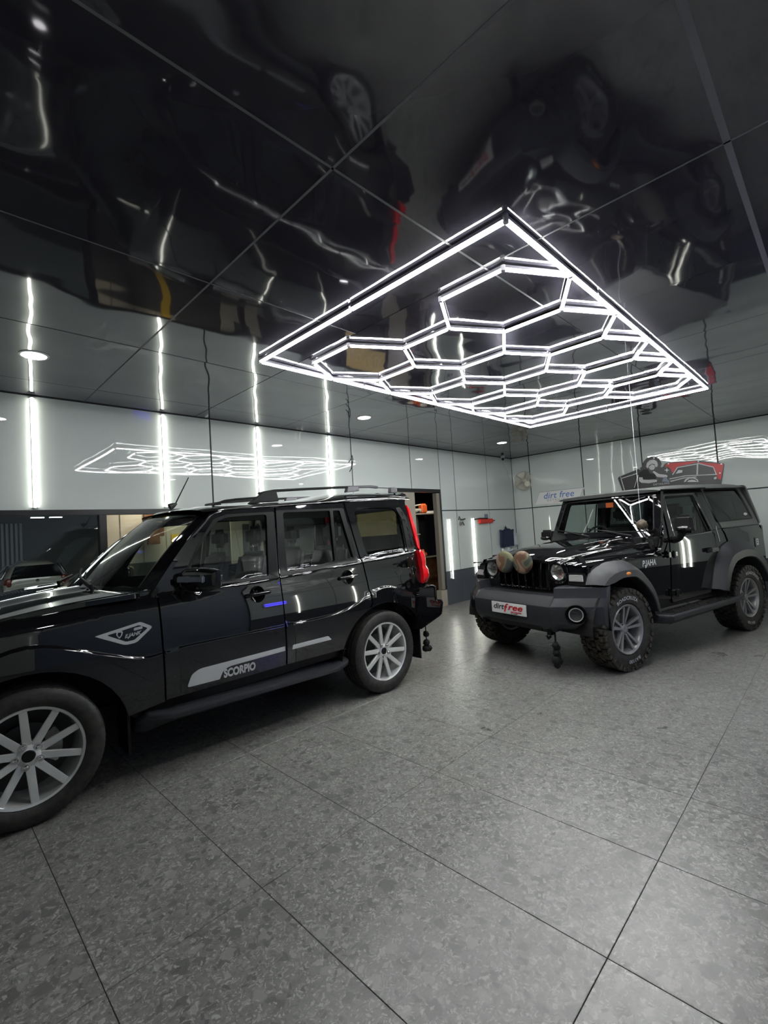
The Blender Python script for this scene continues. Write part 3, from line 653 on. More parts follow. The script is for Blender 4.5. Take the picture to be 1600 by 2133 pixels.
# sign 2: cut-out board with a man polishing an off-roader
SG = {
'outline':[(3.178,2.246),(3.16,2.278),(2.782,2.386),(2.727,2.419),(2.698,2.505),(2.634,2.569),(2.545,2.587),(2.488,2.578),(2.421,2.528),(2.388,2.442),(2.413,2.358),(2.363,2.367),(2.333,2.423),(2.26,2.439),(1.81,2.406),(1.428,2.292),(1.487,1.989),(1.526,1.801),(2.405,1.83),(3.108,1.934),(3.124,2.037)],
'inner':[(2.818,2.303),(3.119,2.239),(3.072,1.997)],
'turban':[(2.651,2.408),(2.633,2.479),(2.579,2.525),(2.506,2.528),(2.459,2.485),(2.448,2.427),(2.461,2.381),(2.496,2.378),(2.499,2.435),(2.548,2.455),(2.601,2.425),(2.62,2.371)],
'face':[(2.603,2.401),(2.549,2.442),(2.504,2.416),(2.505,2.358),(2.529,2.334),(2.565,2.334),(2.592,2.351)],
'beard':[(2.61,2.353),(2.565,2.334),(2.524,2.333),(2.539,2.295),(2.582,2.293),(2.606,2.32)],
'arm1':[(2.794,2.223),(2.793,2.148),(2.758,2.111),(2.628,2.087),(2.49,2.098),(2.483,2.135),(2.536,2.149),(2.637,2.154),(2.724,2.169),(2.728,2.214)],
'arm2':[(2.566,2.315),(2.514,2.251),(2.483,2.191),(2.434,2.177),(2.323,2.158),(2.3,2.183),(2.326,2.21),(2.443,2.242),(2.523,2.309)],
'shirt':[(2.694,2.365),(2.621,2.355),(2.592,2.27),(2.514,2.251),(2.49,2.192),(2.508,2.146),(2.731,2.17),(2.728,2.214),(2.802,2.224),(2.857,2.007),(2.917,2.014),(2.812,2.283)],
'pol':[(2.405,2.093),(2.38,2.146),(2.349,2.182),(2.317,2.154),(2.306,2.113),(2.28,2.094),(2.288,2.071)],
'star':[(2.304,2.346),(2.299,2.304),(2.264,2.289),(2.301,2.285),(2.312,2.245),(2.317,2.287),(2.352,2.302),(2.316,2.306)],
'wind':[(2.23,2.198),(2.139,2.327),(1.833,2.349),(1.828,2.333),(2.13,2.313),(2.213,2.196)],
'pill':[(1.826,2.359),(1.804,2.355),(1.828,2.137),(1.85,2.14)],
'top':[(1.804,2.355),(1.583,2.255),(1.55,2.123),(1.566,2.126),(1.593,2.244),(1.805,2.339)],
'belt':[(2.283,2.134),(2.024,2.16),(1.544,2.123),(1.543,2.108),(2.019,2.144),(2.278,2.117)],
'belt2':[(2.273,2.088),(2.04,2.126),(1.858,2.118),(1.846,2.102),(2.028,2.109),(2.261,2.071)],
'fend':[(2.053,2.043),(2.023,2.093),(1.962,2.116),(1.885,2.107),(1.836,2.062),(1.827,2.015),(1.846,2.018),(1.856,2.057),(1.899,2.085),(1.957,2.093),(2.005,2.068),(2.027,2.04)],
'wheel':[(2.001,2.036),(1.979,2.062),(1.926,2.07),(1.876,2.052),(1.846,2.018)],
'seat':[(2.171,2.21),(2.123,2.273),(2.056,2.264),(2.066,2.218)],
'red1':[(2.325,2.401),(2.261,2.423),(1.824,2.389),(1.826,2.366),(2.131,2.337),(2.221,2.228),(2.243,2.302),(2.28,2.355),(2.324,2.361)],
'red2':[(1.793,2.369),(1.441,2.282),(1.498,2.013),(1.544,2.041),(1.55,2.123),(1.583,2.255),(1.795,2.349)],
'mirror':[(1.598,2.062),(1.559,2.08),(1.556,2.042),(1.588,2.031)],
'txt':[(2.558,2.055),(2.29,2.055)],
'screw':[(3.122,2.264),(2.763,2.378),(2.504,2.555),(2.272,2.411),(1.802,2.381),(1.47,2.288),(1.501,2.132)],
}
s2 = thing('cutout_sign', 'cut-out sign with turbaned man polishing an off-road car, black red and white', 'sign', (XW1-.008, 2.3, 2.2))
def S2(d): return lambda y, z: (-d, y-2.3, z-2.2)
q = MB(); q.prism(rnd(SG['outline'], .02, 2), S2(0), S2(.018)); q.build('sign_board', M['blackprint'], s2)
def shp(nm, m, d=.0188): q = MB(); q.add([S2(d)(*p) for p in SG[nm]], [tuple(range(len(SG[nm])))]); return q
for grp, names, m, d in (('red_shape', ('red1', 'red2'), 'redprint', .0186), ('figure_shirt', ('shirt',), 'satin', .0186), ('figure_skin', ('face', 'arm1', 'arm2'), 'white_decal', .0192), ('figure_beard', ('beard',), 'blackprint', .0196), ('figure_turban', ('turban',), 'white_decal', .0196), ('polisher', ('pol',), 'greyprint', .0202), ('star', ('star',), 'white', .0192), ('car_outline', ('wind', 'pill', 'top', 'belt', 'belt2', 'fend', 'wheel', 'seat', 'mirror'), 'white_decal', .0196)):
    q = MB()
    for nm in names: q.add([S2(d)(*p) for p in SG[nm]], [tuple(range(len(SG[nm])))])
    q.build(grp, M[m], s2)
q = MB(); pl = SG['inner']
for k in range(2):
    a, b = Vector(pl[k]), Vector(pl[k+1]); dd = (b-a).normalized(); n = Vector((-dd.y, dd.x))*.008; q.add([S2(.0192)(*(a-n)), S2(.0192)(*(b-n)), S2(.0192)(*(b+n)), S2(.0192)(*(a+n))], [(0, 1, 2, 3)])
a, b = Vector((2.80, 2.27)), Vector((2.89, 2.03)); n = Vector((.006, .003)); q.add([S2(.0194)(*(a-n)), S2(.0194)(*(b-n)), S2(.0194)(*(b+n)), S2(.0194)(*(a+n))], [(0, 1, 2, 3)])
q.build('border_line', M['white_decal'], s2)
for y, z in SG['screw']: q = MB(); q.lathe([(0, 0), (.012, 0), (.010, .008), (0, .009)], 10, 'x', (-.026, y-2.3, z-2.2)); q.build('screw', M['steel'], s2)
text('lettering', 'DETAILING', lambda u, v: (-.0198, -u+.12, v-.15), M['white_decal'], s2, .05, spacing=1.1)

q = MB(); q.tube([(4.86, YW1-.012, 2.60), (4.90, YW1-.03, 2.66), (4.925, YW1-.035, 2.72), (4.94, YW1-.03, 2.66), (4.935, YW1-.02, 2.58), (4.90, YW1-.015, 2.50), (4.87, YW1-.012, 2.46)], .006, 6); tag(q.build('loose_cable', M['black'], None, smooth=True), 'short loose black cable sticking out of the wall right of the fourth LED tube', 'cable')
# hanging charm above the bonnet of the parked off-roader
hc = thing('hanging_charm', 'brown dried fish-shaped charm on a string before the windscreen', 'charm', (5.635, 1.60, 1.385))
q = MB(); q.tube([(0, 0, .03), (0, 0, 1.59)], .0022, 5); q.build('string', M['towel'], hc)
q = MB(); q.sphere((0.03, 0, -.01), .075, 16, 10, (1.15, .7, .75)); o = q.build('body', M['husk'], hc, smooth=True, angle=180)
rr = random.Random(2)
for v in o.data.vertices: v.co *= 1+rr.uniform(-.14, .14)
q = MB(); q.tube([(.02, -.02, -.04), (.03, -.03, -.11)], .004, 5); q.tube([(.03, -.02, -.04), (.06, -.02, -.10)], .004, 5); q.build('ribbon', M['towel'], hc)
# ================================================================ CARS: shared pieces
def sstep(a, b, x):
    t = min(1, max(0, (x-a)/(b-a))); return t*t*(3-2*t)
def lerp(x, xs, ys):
    if x <= xs[0]: return ys[0]
    for i in range(len(xs)-1):
        if x <= xs[i+1]: return ys[i]+(ys[i+1]-ys[i])*(x-xs[i])/(xs[i+1]-xs[i])
    return ys[-1]
def smooth_tab(xs, ys):
    """monotone-ish smooth interpolation through a table (cubic hermite)"""
    n = len(xs); m = []
    for i in range(n):
        if i == 0: m.append((ys[1]-ys[0])/(xs[1]-xs[0]))
        elif i == n-1: m.append((ys[-1]-ys[-2])/(xs[-1]-xs[-2]))
        else:
            a, b = (ys[i]-ys[i-1])/(xs[i]-xs[i-1]), (ys[i+1]-ys[i])/(xs[i+1]-xs[i])
            m.append(0 if a*b <= 0 else 2*a*b/(a+b))
    def f(x):
        if x <= xs[0]: return ys[0]+m[0]*(x-xs[0])
        if x >= xs[-1]: return ys[-1]+m[-1]*(x-xs[-1])
        for i in range(n-1):
            if x <= xs[i+1]: break
        h = xs[i+1]-xs[i]; t = (x-xs[i])/h
        return (2*t**3-3*t*t+1)*ys[i]+(t**3-2*t*t+t)*h*m[i]+(-2*t**3+3*t*t)*ys[i+1]+(t**3-t*t)*h*m[i+1]
    return f
def arc(cx, cz, rx, rz, a0, a1, n=14):
    return [(cx+rx*math.cos(math.radians(a0+(a1-a0)*k/n)), cz+rz*math.sin(math.radians(a0+(a1-a0)*k/n))) for k in range(n+1)]

def tyre_mesh(R, Rr, W, chunky=False, grooves=True, n=72):
    """R outer radius, Rr bead radius, W width; axis y, outer side at -y"""
    h = W/2
    if chunky:
        prof = [(Rr-.012, -h*.62), (Rr+.006, -h*.80), (Rr+.02, -h*.95), (R-.075, -h*1.0), (R-.035, -h*.97), (R-.018, -h*.88), (R-.016, -h*.5), (R-.016, h*.5), (R-.018, h*.88), (R-.035, h*.97), (R-.075, h), (Rr+.02, h*.95), (Rr+.006, h*.8), (Rr-.012, h*.62)]
    else:
        prof = [(Rr-.012, -h*.70), (Rr+.004, -h*.86), (Rr+.010, -h*.90), (Rr+.016, -h*.92), (Rr+.030, -h*.985), (R-.060, -h), (R-.035, -h*.975), (R-.030, -h*.962), (R-.018, -h*.93), (R-.008, -h*.86), (R-.003, -h*.72)]
        for g in (-.5, -.17, .17, .5):
            prof += [(R-.001, h*g-.007), (R-.009, h*g-.005), (R-.009, h*g+.005), (R-.001, h*g+.007)]
        prof += [(R-.003, h*.72), (R-.008, h*.86), (R-.018, h*.93), (R-.060, h), (Rr+.02, h*.95), (Rr-.012, h*.7)]
    J = {i for i, p in enumerate(prof) if p[0] > R-.02 and abs(p[1]) > h*.7}
    def mod(j, k, r): return r-(.004 if (not chunky and j in J and k % 2) else 0)
    q = MB(); q.lathe(prof, n*2 if not chunky else 64, 'y', mod=mod)
    return q
def letters_on_ring(body, radius, size, centre_deg, y, spread=1.0):
    v, f = text_mesh(body, size, spacing=1.05, bold=.0012); out = []
    for p in v:
        th = math.radians(centre_deg)+p[0]*spread/radius; r = radius+p[1]
        out.append((r*math.sin(th), y, r*math.cos(th)))
    return out, f

# ---------------------------------------------------------------- black SUV (near, left)
SUV = thing('black_suv', 'long black SUV with roof rails, silver ten-spoke wheels and pale door stripe', 'car', (.41233283, 4.13292017, 0), math.radians(-2.855))
def zc_s(x):
    return .800+.165*math.exp(-((x-.06)/.34)**2)+.165*math.exp(-((x-2.73)/.34)**2)-.03*math.exp(-((x-.66)/.14)**2)
def zb_s(x): return 1.14+.052*(x-1.167)-.02*sstep(.7, -.6, x)
def W_s(x, z):
    zb = zb_s(x)
    w = lerp(z, [.30, .50, .62, .80], [.852, .878, .890, .890])
    zc = zc_s(x); t = sstep(zc+.009, zc-.011, z)
    arch = math.exp(-((x-.06)/.42)**2)+math.exp(-((x-2.73)/.42)**2)
    up = .893-.35*(min(z, 1.12)-.80)**2 if z > .80 else .893
    w = up*(1-t)+(w+.010+.014*arch)*t
    # shoulder and tumblehome
    s = z-zb
    if s > -.12:
        w -= .008*sstep(-.04, .02, s)
    if s > 0: w -= .02*sstep(0, .05, s)+max(0, s-.02)*.155
    w -= .012*sstep(.10, .0, abs(s+.005))*0
    if x > 2.95: w -= .10*((x-2.95)/.50)**2.6*(1+.0*z)
    if x < -.10: w -= .24*((-.10-x)/.66)**2.4
    return w
def crease(x0, x1, n=60):
    X = [x0+(x1-x0)*k/n for k in range(n+1)]
    return [[(x, zc_s(x)+o) for x in X] for o in (.0105, .004, -.004, -.012)]+[[(x, zb_s(x)+o) for x in X] for o in (-.10, -.06, -.02, .022, .05)]
CR = crease(-.7, 3.45)
def SF(s, off=0.0): return lambda x, z: (x, -s*(W_s(x, z)+off), z)
def zg_s(x): return smooth_tab([.9, 1.2, 1.73, 2.45, 3.3], [1.66, 1.712, 1.742, 1.778, 1.80])(x)
AR, AZ = .497, .452; FX, RX = .06, 2.70
doorA = [(.757, 1.168), (.768, .474)]
door1 = [(.764, 1.172), (.775, .478), (1.655, .494), (1.660, 1.160), (1.704, 1.730), (1.45, 1.722), (1.275, 1.708), (1.19, 1.682), (1.016, 1.50), (.87, 1.325)]
win1 = rnd([(.925, 1.205), (1.066, 1.450), (1.205, 1.628), (1.30, 1.662), (1.628, 1.676), (1.580, 1.188)], [.03, .06, .05, .05, .025, .025])
door2 = [(1.668, 1.150), (1.670, .495), (2.252, .495)]+arc(RX, .37, AR, AZ, 165, 113, 8)+[(2.548, .84), (2.525, 1.113), (2.414, 1.764), (2.1, 1.752), (1.717, 1.732)]
win2 = rnd([(1.745, 1.203), (1.778, 1.688), (2.252, 1.696), (2.226, 1.245)], .02)
win3 = rnd([(2.248, 1.247), (2.285, 1.696), (2.358, 1.698), (2.436, 1.258)], .015)
qtr = [(2.562, .84)]+arc(RX, .37, AR, AZ, 109, 28, 10)+[(3.17, .60), (3.17, .868), (3.36, .885), (3.385, .93), (3.32, .96), (3.30, 1.10), (3.33, 1.22), (3.30, 1.27), (3.235, 1.70), (3.235, 1.80), (2.9, 1.792), (2.428, 1.768), (2.540, 1.113)]
win4 = rnd([(2.600, 1.258), (2.523, 1.66), (2.56, 1.720), (3.03, 1.714), (3.105, 1.64), (3.118, 1.268)], [.05, .03, .05, .06, .06, .06])
fend = [(.752, 1.172), (.764, .470), (.55, .44)]+arc(FX, .37, AR, AZ, 8, 176, 18)+[(-.45, .44), (-.66, .50), (-.66, .86), (-.60, 1.00), (-.30, 1.085), (0, 1.128), (.30, 1.165), (.60, 1.178), (.68, 1.185)]
for s in (1, -1):
    st_ = .04 if s == 1 else .08; o_ = (0, -s, 0)
    panel('front_fender', fend, SF(s), M['paint'], SUV, lines=CR, step=st_, out=o_, th=.03)
    d = panel('door', door1, SF(s), M['paint'], SUV, lines=CR, holes=[win1, arc(1.455, 1.066, .060, .060, 0, 345, 23)], step=st_, out=o_, th=.03)
    panel('door_window', win1, SF(s, -.016), M['carglass'], d, step=.12, out=o_, flange=False)
    panel('window_frame', rnd([(.895, 1.178), (1.055, 1.465), (1.195, 1.648), (1.30, 1.683), (1.698, 1.696), (1.655, 1.165)], .02), SF(s, .0025), M['satin'], d, holes=[win1], step=.06, out=o_, th=.006)
    d2 = panel('door', door2, SF(s), M['paint'], SUV, lines=CR, holes=[win2, win3, arc(2.325, 1.098, .060, .060, 0, 345, 23)], step=st_, out=o_, th=.03)
    panel('door_window', win2, SF(s, -.016), M['carglass'], d2, step=.12, out=o_, flange=False)
    panel('door_window', win3, SF(s, -.016), M['carglass'], d2, step=.12, out=o_, flange=False)
    panel('window_frame', rnd([(1.676, 1.172), (1.716, 1.706), (2.405, 1.716), (2.478, 1.225)], .015), SF(s, .0025), M['satin'], d2, holes=[win2, win3], step=.06, out=o_, th=.006)
    qp = panel('rear_quarter', qtr, SF(s), M['paint'], SUV, lines=CR, holes=[win4], step=st_, out=o_, th=.03)
    panel('quarter_window', win4, SF(s, -.014), M['quarterglass'], qp, step=.12, out=o_, flange=False)
    # louvre strip with square notches behind the quarter glass
    lou = rnd([(3.135, 1.265), (3.128, 1.60), (3.06, 1.712), (3.13, 1.718), (3.205, 1.62), (3.262, 1.36), (3.245, 1.27)], .02)
    nots = []
    for k in range(5):
        z = 1.315+k*.078; x = 3.205-k*.010-(.006*k if k > 2 else 0); nots.append([(x-.032, z), (x-.036, z+.042), (x+.012, z+.042), (x+.016, z)])
    panel('louvre_trim', lou, SF(s, .006), M['satin'], qp, holes=nots, step=.05, out=o_, th=.01)
    panel('louvre_recess', lou, SF(s, .001), M['black'], qp, step=.08, out=o_, th=.004)
    # arch lips, wheel-arch liners
    for nm, cx0 in (('front', FX), ('rear', RX)):
        q = MB(); vs = []; P = arc(cx0, .37, AR+.002, AZ+.002, -2 if nm == 'front' else 30, 182, 26)
        for (x, z) in P:
            w = W_s(x, z)
            for dx, dy in ((0, .004), (0, -.02), (0, -.30)):
                kx = (x-cx0)/AR; kz = (z-.37)/AZ
                vs.append((x+kx*(.0 if dy > -.1 else .03), -s*(w+dy), z+kz*(.0 if dy > -.1 else .03)))
        fs = []
        for i in range(len(P)-1):
            for j in range(2): fs.append((i*3+j, i*3+j+1, (i+1)*3+j+1, (i+1)*3+j))
        q.add(vs, fs); q.build('wheel_arch_liner', M['black'], SUV)
    # fuel flap on the near side, round
    # D-pillar lamp and tail lamp
    lamp = [(3.245, 1.738), (3.290, 1.70), (3.350, 1.50), (3.378, 1.335), (3.350, 1.262), (3.318, 1.285), (3.282, 1.50)]
    panel('pillar_lamp', lamp, SF(s, .010), M['redlens'], SUV, step=.03, out=o_, th=.04)
    def tl(s):
        q = MB(); rows = [(.925, 3.345, .855, .04), (.945, 3.375, .880, .075), (1.00, 3.40, .893, .095), (1.06, 3.395, .885, .085), (1.10, 3.372, .865, .06), (1.14, 3.378, .868, .065), (1.20, 3.375, .872, .075), (1.245, 3.355, .862, .065), (1.268, 3.325, .845, .03)]
        vs = []
        for z, xo, w, r in rows:
            # contour from side face forward edge round to the rear face
            for k in range(9):
                a = PI/2*k/8; xx = xo-r*1.1+(r*1.1+.045)*math.sin(a); yy = w-.03-.10+ (.10+.03)*math.cos(a)*1.0
                if k == 0: xx = xo-r*1.35
                vs.append((xx, -s*yy, z))
        n = len(rows); fs = [(i*9+j, i*9+j+1, (i+1)*9+j+1, (i+1)*9+j) for i in range(n-1) for j in range(8)]
        # close towards the body
        b = len(vs)
        for z, xo, w, r in rows: vs.append((xo-.12, -s*(w-.15), z))
        fs += [(i*9+8, b+i, b+i+1, (i+1)*9+8) for i in range(n-1)]+[(b+i, i*9, (i+1)*9, b+i+1) for i in range(n-1)]
        q.add(vs, fs); q.build('tail_lamp', M['redlens'], SUV, smooth=True, angle=60)
    tl(s)
# near-side decals (flat print on the doors)
SD = lambda o: (lambda x, z: (x, -(W_s(x, z)+o), z))
panel('door_stripe', rnd([(.905, .522), (.935, .600), (.985, .628), (1.648, .640), (1.648, .606), (1.20, .594), (1.155, .575), (1.128, .520)], [.018, .02, .03, .003, .003, .03, .015, .006]), SD(.0022), M['white_decal'], SUV, step=.05, th=.001)
panel('door_stripe', rnd([(1.712, .602), (1.718, .636), (2.055, .640), (2.090, .604)], .008), SD(.0022), M['white_decal'], SUV, step=.05, th=.001)
SUVTX = lambda x0, z0, rot=0: (lambda u, v: SD(.003)(x0+u, z0+v))
text('lettering', 'SCORPIO', lambda u, v: SD(.003)(1.278+u*.74, .548+v), M['white_decal'], SUV, .078, bold=.004, spacing=1.0)
bo = rnd([(.385, .960), (.640, 1.004), (.712, .962), (.610, .880), (.545, .878)], [.008, .015, .02, .02, .02]); bi = rnd([(.45, .954), (.630, .985), (.680, .958), (.598, .899), (.552, .897)], .008)
panel('fender_badge_frame', bo, SD(.0022), M['white_decal'], SUV, holes=[bi], step=.05, th=.001)
panel('badge_capsule', rnd([(.597, .955), (.600, .972), (.650, .976), (.650, .960)], .008), SD(.0026), M['white_decal'], SUV, step=.04, th=.0005)
panel('badge_shield', rnd([(.500, .945), (.502, .966), (.520, .970), (.538, .963), (.532, .940), (.516, .922)], .005), SD(.0026), M['white_decal'], SUV, holes=[[(.507, .944), (.510, .960), (.530, .958), (.526, .942), (.517, .931)]], step=.04, th=.0005)
text('lettering', 'E.JAHK', lambda u, v: SD(.003)(.590+u, .933+v+u*.1), M['white_decal'], SUV, .030, shear=.35, bold=.001)
# door mouldings' clips (small steps at the crease) and door handles
for x0, z0 in ((1.455, 1.066), (2.325, 1.098)):
    panel('handle_recess', arc(x0, z0, .068, .068, 0, 345, 23), SD(.0015), M['paint'], SUV, holes=[arc(x0, z0, .060, .060, 0, 345, 23)], step=.05, th=.002)
    q = MB(); vs = []; n = 20
    for j, (r, dd) in enumerate(((.062, .002), (.050, -.010), (.028, -.022), (0.001, -.026))):
        for k in range(n):
            a = 2*PI*k/n; x, z = x0+r*math.cos(a), z0+r*math.sin(a); vs.append((x, -(W_s(x, z)+dd+.004), z))
    q.add(vs, [(j*n+k, j*n+(k+1) % n, (j+1)*n+(k+1) % n, (j+1)*n+k) for j in range(3) for k in range(n)]); q.build('handle_cup', M['paint'], SUV, smooth=True)
    q = MB(); W0 = W_s(x0, z0)
    q.hexa([(x0-.10, -(W0+.006), z0-.018), (x0+.105, -(W0+.006), z0-.008), (x0+.105, -(W0+.03), z0-.006), (x0-.10, -(W0+.03), z0-.016), (x0-.10, -(W0+.006), z0+.016), (x0+.105, -(W0+.006), z0+.022), (x0+.105, -(W0+.03), z0+.018), (x0-.10, -(W0+.03), z0+.012)])
    q.build('door_handle', M['paint'], SUV, bevel=.008, seg=3)
panel('fuel_flap', arc(3.045, 1.012, .085, .092, 0, 348, 30), SD(.003), M['paint'], SUV, step=.04, th=.006)
# moulding steps across door gaps
for x0, x1 in ((.775, .86), (1.672, 1.74)):
    panel('moulding_cap', rnd([(x0, .770), (x0, .812), (x1, .812), (x1, .770)], .006), SD(.006), M['paint'], SUV, step=.03, th=.008)
for x0 in (.862, 1.742): panel('moulding_groove', [(x0, .50), (x0, .765), (x0+.008, .765), (x0+.008, .50)], SD(.001), M['black'], SUV, step=.05, th=.002)

# roof: gutter to gutter, stadium step behind the front seats
ztop = smooth_tab([1.0, 1.2, 1.7, 2.1, 2.6, 3.0, 3.36], [1.735, 1.775, 1.80, 1.825, 1.895, 1.905, 1.885])
def RF(x, s):
    zg = zg_s(x); w = W_s(x, zg)-.002
    a = abs(s); y = w*s; z = zg+(ztop(x)-zg)*max(0, 1-a**3.2)**.62
    return (x, -y, z)
vs, fs = [], []; nx, ny = 56, 48
for i in range(nx+1):
    for j in range(ny+1):
        s = math.sin(PI/2*(2*j/ny-1)); x = 1.12+(3.36-1.12)*i/nx
        fx = x-.10*(1-s*s)*0 - (.14*(1-s*s) if i == 0 else .14*(1-s*s)*(1-i/nx)**4); p = RF(fx, s); vs.append(p)
for i in range(nx):
    for j in range(ny): a = i*(ny+1)+j; fs.append((a, a+1, a+ny+2, a+ny+1))
link('roof', mesh(vs, fs, True), M['paint'], SUV)
# header over windscreen / A-pillars
def WS(u, v):  # windscreen surface: u across -1..1, v 0 bottom..1 top
    xb, zb = .70-.30*(1-abs(u)**2.2), 1.185+.035*(1-u*u); xt, zt = 1.17-.14*(1-u*u), 1.70+.045*(1-u*u)
    y = u*(.80*(1-v)+.700*v); x = xb+(xt-xb)*v; z = zb+(zt-zb)*v+.03*math.sin(PI*v)
    return (x, -y, z)
panel('windscreen', rnd([(-.93, .03), (.93, .03), (.92, .95), (-.92, .95)], .06), WS, M['carglass'], SUV, step=.12, out=(-1, 0, .6), flange=False)
panel('windscreen_frame', [(-1.05, -.05), (1.05, -.05), (1.05, 1.03), (-1.05, 1.03)], WS, M['paint'], SUV, holes=[rnd([(-.93, .03), (.93, .03), (.92, .95), (-.92, .95)], .06)], step=.1, out=(-1, 0, .6), th=.03, inw=(1, 0, -.4))
for s in (1, -1):   # outer A-pillar skin between screen edge and door frame
    vs, fs = [], []; n = 14
    for i in range(n+1):
        v = i/n; a = Vector(WS(s*1.045, -.05+1.08*v)); x = lerp(v, [0, .25, .55, .85, 1], [.758, .87, 1.016, 1.19, 1.275]); z = lerp(v, [0, .25, .55, .85, 1], [1.172, 1.325, 1.50, 1.682, 1.708]); b = Vector((x, -s*W_s(x, z), z))
        for k in range(5):
            t = k/4; p = a.lerp(b, t)+Vector((-.006, -s*.004, .004))*math.sin(PI*t); vs.append(p)
    fs = [(i*5+j, i*5+j+1, (i+1)*5+j+1, (i+1)*5+j) for i in range(n) for j in range(4)]
    q = MB(); q.add(vs, fs); q.build('windscreen_pillar', M['paint'], SUV, smooth=True, angle=180)
q = MB()
for s in (1, -1): q.tube([WS(s*.935, .03+.92*k/10) for k in range(11)], .006, 6)
q.build('windscreen_seal', M['satin'], SUV, smooth=True)
# bonnet with power bulge
def HF(x, y):
    side = smooth_tab([-.66, -.4, 0, .3, .6, .75], [.96, 1.055, 1.128, 1.163, 1.180, 1.188])(x)
    a = abs(y)/.86; z = side+.055*(1-a**2.5)+.022*sstep(.50, .40, abs(y))*sstep(-.66, -.3, x)-.012*sstep(.34, .28, abs(y))*sstep(.05, .25, x)
    return (x, y, z)
hood = []
for y in np.linspace(-.86, .86, 15): hood.append((.66-.30*(1-(abs(y)/.86)**2.2)-.01, float(y)))
hood = [(-.60+.0, -.70), (-.30, -.80)]+hood+[(-.30, .80), (-.60, .70), (-.70, .4), (-.72, 0), (-.70, -.4)]
panel('bonnet', hood, HF, M['paint'], SUV, step=.045, out=(0, 0, 1), th=.03)
for s in (1, -1):  # fender top fillets joining bonnet and side
    vs, fs = [], []; n = 22
    for i in range(n+1):
        x = -.62+(.74+.62)*i/n; zt = smooth_tab([-.66, -.3, 0, .3, .6, .75], [.965, 1.085, 1.128, 1.165, 1.178, 1.180])(x)
        a = Vector((x, -s*(W_s(x, zt)-.001), zt)); yy = min(.86, (.70+.10*(x+.6)/.3) if x < -.3 else .80+.06*(x+.3)/.9) if x < .6 else .86
        b = Vector(HF(x, -s*min(yy+.002, W_s(x, zt)-.012)))
        for k in range(5): t = k/4; vs.append(a.lerp(b, t)+Vector((0, -s*.006, .006))*math.sin(PI*t))
    fs = [(i*5+j, i*5+j+1, (i+1)*5+j+1, (i+1)*5+j) for i in range(n) for j in range(4)]
    q = MB(); q.add(vs, fs); q.build('fender_top', M['paint'], SUV, smooth=True, angle=180)
# cowl, wipers
def CF(u, v): a = Vector(WS(u, -.05)); b = Vector(HF(.66-.30*(1-abs(u)**2.2)-.02, -u*.80)); p = a.lerp(b, v); return (p.x, p.y, p.z-.004)
panel('cowl_panel', [(-1, 0), (1, 0), (1, 1), (-1, 1)], CF, M['plastic'], SUV, step=.15, out=(0, 0, 1), flange=False)
def wiper(u0, u1, v1):
    p0 = Vector(WS(u0, -.03))+Vector((-.03, 0, .01)); p1 = Vector(WS((u0+u1)/2, v1))+Vector((-.03, 0, .03))
    q = MB(); q.tube([p0, p0+Vector((-.01, 0, .04)), p1], [.012, .011, .007], 8); q.lathe([(0, -.015), (.018, -.015), (.018, .015), (0, .015)], 12, 'z', tuple(p0)); w = q.build('wiper', M['satin'], SUV, smooth=True)
    q = MB(); pts = [Vector(WS(u0+(u1-u0)*k/8, v1-.10+.20*(k/8)))+Vector((-.018, 0, .014)) for k in range(9)]; q.tube(pts, .008, 6); q.build('wiper_blade', M['satin'], w)
wiper(.62, -.10, .07); wiper(-.20, -.80, .07)
# front face: grille, lamps, bumper
def FFc(y, z): return (-.70-.06*(1-(y/.8)**2)-.03*math.sin(PI*min(1, max(0, (z-.4)/.6)))+.14*max(0, (abs(y)-.5)/.35)**2, y, z)
gh = rnd([(-.40, .72), (.40, .72), (.45, .95), (-.45, .95)], .03)
lampsf = [[(s*.47, .76), (s*.80, .80), (s*.80, .96), (s*.50, .955)] for s in (1, -1)]
panel('front_bumper', rnd([(-.80, .34), (.80, .34), (.84, .60), (.80, .99), (.40, 1.02), (-.40, 1.02), (-.80, .99), (-.84, .60)], .03), FFc, M['paint'], SUV, holes=[gh]+[rnd(l, .02) for l in lampsf]+[rnd([(-.35, .44), (.35, .44), (.38, .62), (-.38, .62)], .03)], step=.09, out=(-1, 0, 0), th=.08)
q = MB(); q.box(-.66, -.62, -.78, .78, .36, .98); q.build('grille_backing', M['black'], SUV)
for k in range(6): box('grille_bar', M['chrome'], SUV, (-.775, -.38+.14*k, .73), (-.745, -.33+.14*k, .945), bevel=.006)
for l in lampsf: panel('headlamp', rnd(l, .02), lambda y, z: (FFc(y, z)[0]+.01, y, z), M['lens'], SUV, step=.1, out=(-1, 0, 0), flange=False); q = MB(); cyy = sum(p[0] for p in l)/4; q.sphere((-.62, cyy, .86), .07, 16, 10); q.build('headlamp_bowl', M['chrome'], SUV, smooth=True)
